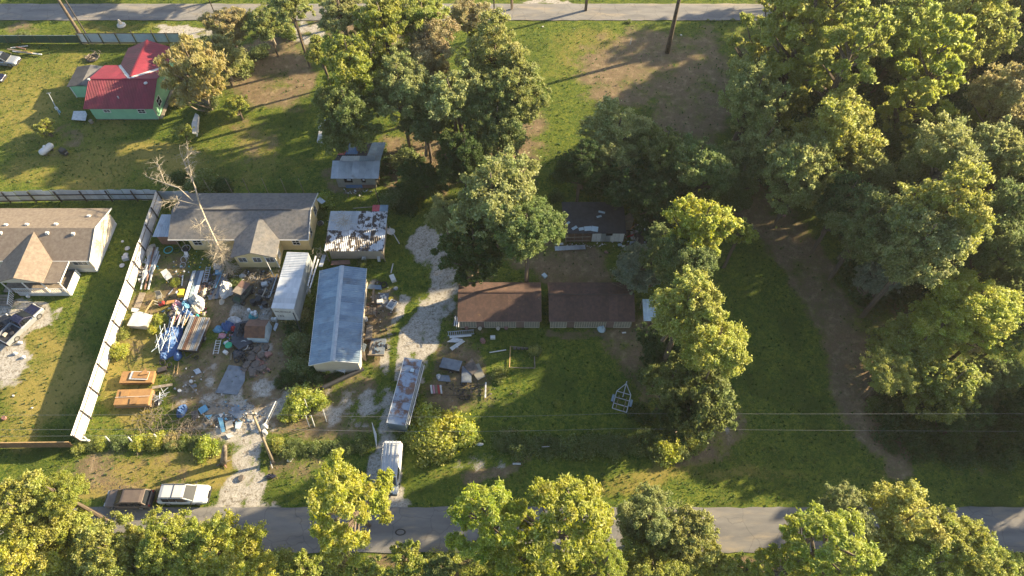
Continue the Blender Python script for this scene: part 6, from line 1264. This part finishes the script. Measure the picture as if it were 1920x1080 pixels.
# red house yard
plate([(134,224),(160,226),(163,214),(160,208),(138,208)],.35,.06,'whitetarp','white_sheet','torn white sheet on the lawn at the red roofed house corner','sheet'); drum(172,230,.3,.5,'wood','brown pot in front of the mint green house','pot','pot')
t = thing('gas_tank','white horizontal gas tank on the lawn','tank',P(91,285),R(62)); MB().lathe((0,0,.62),[(.2,-1.15),(.42,-1.0),(.48,-.8),(.48,.8),(.42,1.0),(.2,1.15)],16,axis='x').build('tank',M['white'],t,smooth=True); MB().lathe((0,0,1.1),[(.2,0),(.2,.16),(.1,.2)],10).build('valve_dome',M['white'],t); MB().box((.1,0,1.12),(.3,.22,.05)).build('valve_cap',M['steel'],t)
for x in (-.6,.6): MB().box((x,0,.1),(.2,.7,.25)).build('foot',M['rock'],t)
t = thing('black_smoker','black box smoker beside the white gas tank','smoker',P(122,289),R(-25)); MB().box((0,0,.55),(.95,.7,.7)).build('body',M['plastic_dark'],t); MB().box((0,.05,.93),(.9,.6,.08)).build('lid',M['steel'],t); MB().box((.55,0,.5),(.25,.5,.05)).build('side_shelf',M['wood'],t); 
for x in (-.4,.4): MB().box((x,0,.1),(.08,.6,.2)).build('leg',M['steel'],t)
t = thing('antenna_mast','thin grey meter pole with boxes on the left lawn','mast',P(112,215)); e = P(91,175,3.6)-P(112,215); MB().tube([(0,0,0),e],.06,6).build('mast',M['pipe'],t); MB().beam(e+Vector((-.3,0,0)),e+Vector((.4,0,.1)),.06,.06).build('arm',M['pipe'],t); MB().box(e*.3,(.4,.2,.5)).build('meter_box',M['whitetarp'],t); MB().box(e*.15+Vector((.2,0,0)),(.25,.2,.4)).build('meter_box',M['skyblue'],t)
brush(176,108,14,26,.2,'burnt branch heap on the lawn behind the house','limb',.06)
t = thing('fire_pit','dark round fire pit under the branch heap','fire pit',P(174,110)); MB().ring((0,0,.15),.9,.14,16,6).build('rim',M['plastic_dark'],t); MB().lathe((0,0,.02),[(.8,0),(.8,.05)],14).build('ash',M['soil'],t)
for i,(a,b_,m) in enumerate([((20,90),(52,86),'white'),((24,96),(78,102),'whitetarp'),((14,92),(50,98),'wood'),((30,88),(48,92),'woodred'),((40,96),(60,99),'woodtan')]): board(a,b_,.2,.12,m,['uppermost white board of the lumber pile at the left','longest pale board of the lumber pile at the left','grey board of the lumber pile at the left','reddish board of the lumber pile at the left','tan board of the lumber pile at the left'][i],.15+.08*i)
t = thing('stone_marker','white based stone marker on the far road verge','marker',P(228,48)); MB().lathe((0,0,0),[(.75,0),(.7,.25),(.5,.35)],16).build('base',M['white'],t); MB().lathe((0,0,.35),[(.28,0),(.32,.3),(.2,.7),(.08,.9)],12).build('figure',M['beige'],t)
for i,(x,y) in enumerate([(32,628),(23,648),(38,655)]): crumple(x+6,y+15,5,3,.25,'whitetarp',['white bag behind the silver pickup','white rag at the pickup tailgate','grey rag below the pickup tailgate'][i],'bag','bag',seed=90+i)
rock(8,784,.35,'redrock','reddish clod at the left lawn edge','rock','rock',91); rock(25,742,.15,'whitetarp','small white stone on the left lawn','rock','rock',92); rock(60,765,.15,'whitetarp','small pale stone on the left lawn, lower','rock','rock',93); box(42,552,.5,.4,.4,'redp','red toolbox beneath the porch',15,'toolbox','box'); drum(54,557,.2,.4,'white','white can beneath the porch','can','can')
# lower yard of the barns
for l_,pts,m in [('white panel lying below the aluminium ladder, upper',[(843,634),(884,630),(884,627),(843,630)],'white'),('pale panel piece below the ladder, left',[(838,641),(856,642),(868,636),(850,633)],'whitetarp'),('long white box gutter piece pointing down left',[(843,652),(848,657),(872,640),(866,637)],'white'),('grey crumbling sheet, left of the three',[(865,717),(884,717),(884,690),(866,686)],'greytarp'),('grey crumbling sheet, middle of the three',[(870,688),(886,703),(897,692),(885,671)],'rock'),('grey crumbling sheet, right of the three',[(889,703),(896,713),(910,706),(898,681),(892,683)],'khaki')]: plate(pts,.18+rnd.uniform(0,.1),.05,m,'scrap_sheet',l_,'panel')
rock(905,640,.5,'redrock','round reddish stone on the grass before the left barn','rock','rock',95); box(924,634,.6,.42,.35,'white','white box on the grass before the left barn',2); board((918,661),(949,656),.12,.06,'white','white stick lying on the grass',.05); box(857,651,.3,.3,.3,'whitetarp','small white block beside the gravel track',10,'block','block'); crumple(822,706,4,5,.25,'whitetarp','small white rag in the lower yard','rag','rags',seed=96)
t = thing('pipe_frame_bed','square garden bed framed with pale pipes','garden bed',P(980,672))
c_ = [P(957,650)-P(980,672),P(955,690)-P(980,672),P(1003,691)-P(980,672),P(1001,655)-P(980,672)]
for i in range(4): a = c_[i]; b_ = c_[(i+1)%4]; MB().tube([a+Vector((0,0,.12)),b_+Vector((0,0,.12))],.06,6).build('frame_pipe',M['wood' if i else 'woodtan'],t)
for i in range(4): MB().box((-1+.5*i,1.3,.15),(.35,.2,.25)).build('stone',M['rock'],t)
board((910,746),(911,717),.16,.12,'whitetarp','white post lying at the right end of the scrap frame',.2)
t = thing('scrap_rack','low dark pipe frame with old wheels in the lower yard','frame',P(868,735)); o = P(868,735)
for (a,b_) in [((820,722),(908,722)),((835,741),(908,741)),((883,722),(883,742)),((850,722),(850,742))]: MB().tube([P(*a,.3)-o,P(*b_,.3)-o],.04,5).build('frame_tube',M['steel'],t)
for i,(x,y) in enumerate([(866,744),(876,745),(870,719)]): tyre(x,y,.4,['old tyre at the lower side of the pipe frame','second old tyre at the lower side of the pipe frame','tyre at the upper side of the pipe frame'][i])
for i in range(5): board((810+i*4.5,738),(808+i*4.5,722),.2,.1,['whitetarp','pink','wood','redp','whitetarp'][i],['leftmost pale paling standing by the rusty trailer','pinkish paling by the rusty trailer','brown paling by the rusty trailer','red paling by the rusty trailer','rightmost pale paling by the rusty trailer'][i],.3,.5)
plate([(818,702),(842,704),(845,716),(822,714)],.05,.03,'greytarp','ground_sheet','dark grey sheet on the soil left of the sheet stack')
t = thing('striped_flag','blue and white striped flag on a short pole at the left barn corner','flag',P(856,616)); MB().tube([(0,0,0),(-.05,.1,2.6)],.03,6).build('flag_pole',M['whitetarp'],t)
for i in range(6): MB().slab([(-.35+.14*i,-.35-.1*i,1.35+.1*i),(-.23+.14*i,-.35-.1*i,1.35+.1*i),(-.02+.10*i,.45,2.45-.1*i),(-.12+.10*i,.45,2.45-.1*i)],.02).build('stripe',M['white' if i%2 else 'navy'],t)
for i,(x,y) in enumerate([(900,618),(934,618),(875,617),(949,617)]): solo(MB().lathe((0,0,0),[(.16,0),(.26,.35),(.22,.36)],10),'flower_pot',M['beige' if i<2 else 'redrock'],['pale pot before the first door of the left barn','pale pot left of the middle of the left barn','reddish pot at the left barn corner','reddish pot before the middle of the left barn'][i],'pot',P(x,y))
crumple(1128,618,8,6,.7,'lightblue','pale blue bag slumped before the right barn','bag','bag',seed=99); box(1170,624,.5,.15,.1,'white','small white plank end at the right barn foot',5,'plank_end','board'); plate([(1041,470),(1098,467),(1097,459),(1040,462)],.25,.02,'galv','ribbed_sheet','long ribbed sheet on the ground before the ruined house','metal sheet',ribs=10); board((1040,458),(1056,457),.3,.1,'whitetarp','pale board behind the ribbed sheet',.2); board((1018,514),(1024,520),.5,.3,'lightblue','pale blue bin under the trees behind the barns',.1,name='bin',cat='bin')
# wreck on the right of the ruin
for i,(a,b_,w_,m,z0_,z1_,l_) in enumerate([((1195,434),(1210,410),.35,'whitetarp',.5,2.6,'pale board leaning in the wreck of the ruined house'),((1190,465),(1196,445),.2,'wood',.1,1.4,'brown board standing in the wreck'),((1182,430),(1188,424),.2,'orangeb',.8,2.0,'orange board in the wreck'),((1190,405),(1211,398),.12,'wood',2.2,2.6,'top rail of the broken porch in the wreck'),((1211,398),(1208,414),.12,'wood',2.6,2.2,'right rail of the broken porch in the wreck'),((1208,425),(1212,452),.15,'pipe',2.0,.1,'grey rail at the right of the wreck'),((1176,444),(1188,440),.18,'redp',.5,.9,'reddish beam low in the wreck'),((1222,463),(1236,500),.14,'dead',.3,.3,'pale fallen limb right of the wreck')]): board(a,b_,w_,.08,m,l_,z0_,z1_)
plate([(1171,405),(1182,398),(1190,405),(1186,416),(1172,414)],2.2,1.9,'cardboard' if False else 'pole','tan_hut','tan peaked box behind the wreck','box'); plate([(1192,436),(1206,434),(1208,458),(1196,462)],.9,.8,'steel','dark_sheet','dark panel heap in the wreck','panel'); 
crumple(1219,466,6,4,.4,'beige','pale lump right of the wreck','rubble_lump','rubble',seed=100,rough=.8); box(1237,493,.8,.35,.3,'white','white block under the feathery tree',5,'block','block'); rock(1136,473,.3,'redrock','pinkish stone behind the right barn','rock','rock',101)
rock(1470,405,.3,'redrock','reddish stone on the forest path','rock','rock',102); rock(1018,50,.2,'white','white scrap on the far verge','rock','rock',103); rock(1277,66,.2,'white','small white stone by the tall trunk','rock','rock',104); box(957+12,870,.9,.2,.1,'whitetarp','pale pipe end in the roadside hedge',0,'pipe_end','pipe')
board((1016,838),(1030,837),.06,.06,'whitetarp','thin pale stick in the hedge',.6); crumple(900,833,7,3,.3,'whitetarp','pale foil scrap right of the golden bushes','foil','foil',seed=105)
plate([(-12,1000),(28,985),(25,972),(-10,968)],.03,.02,'concrete','pale_slab','pale concrete slab at the lower left edge','slab')
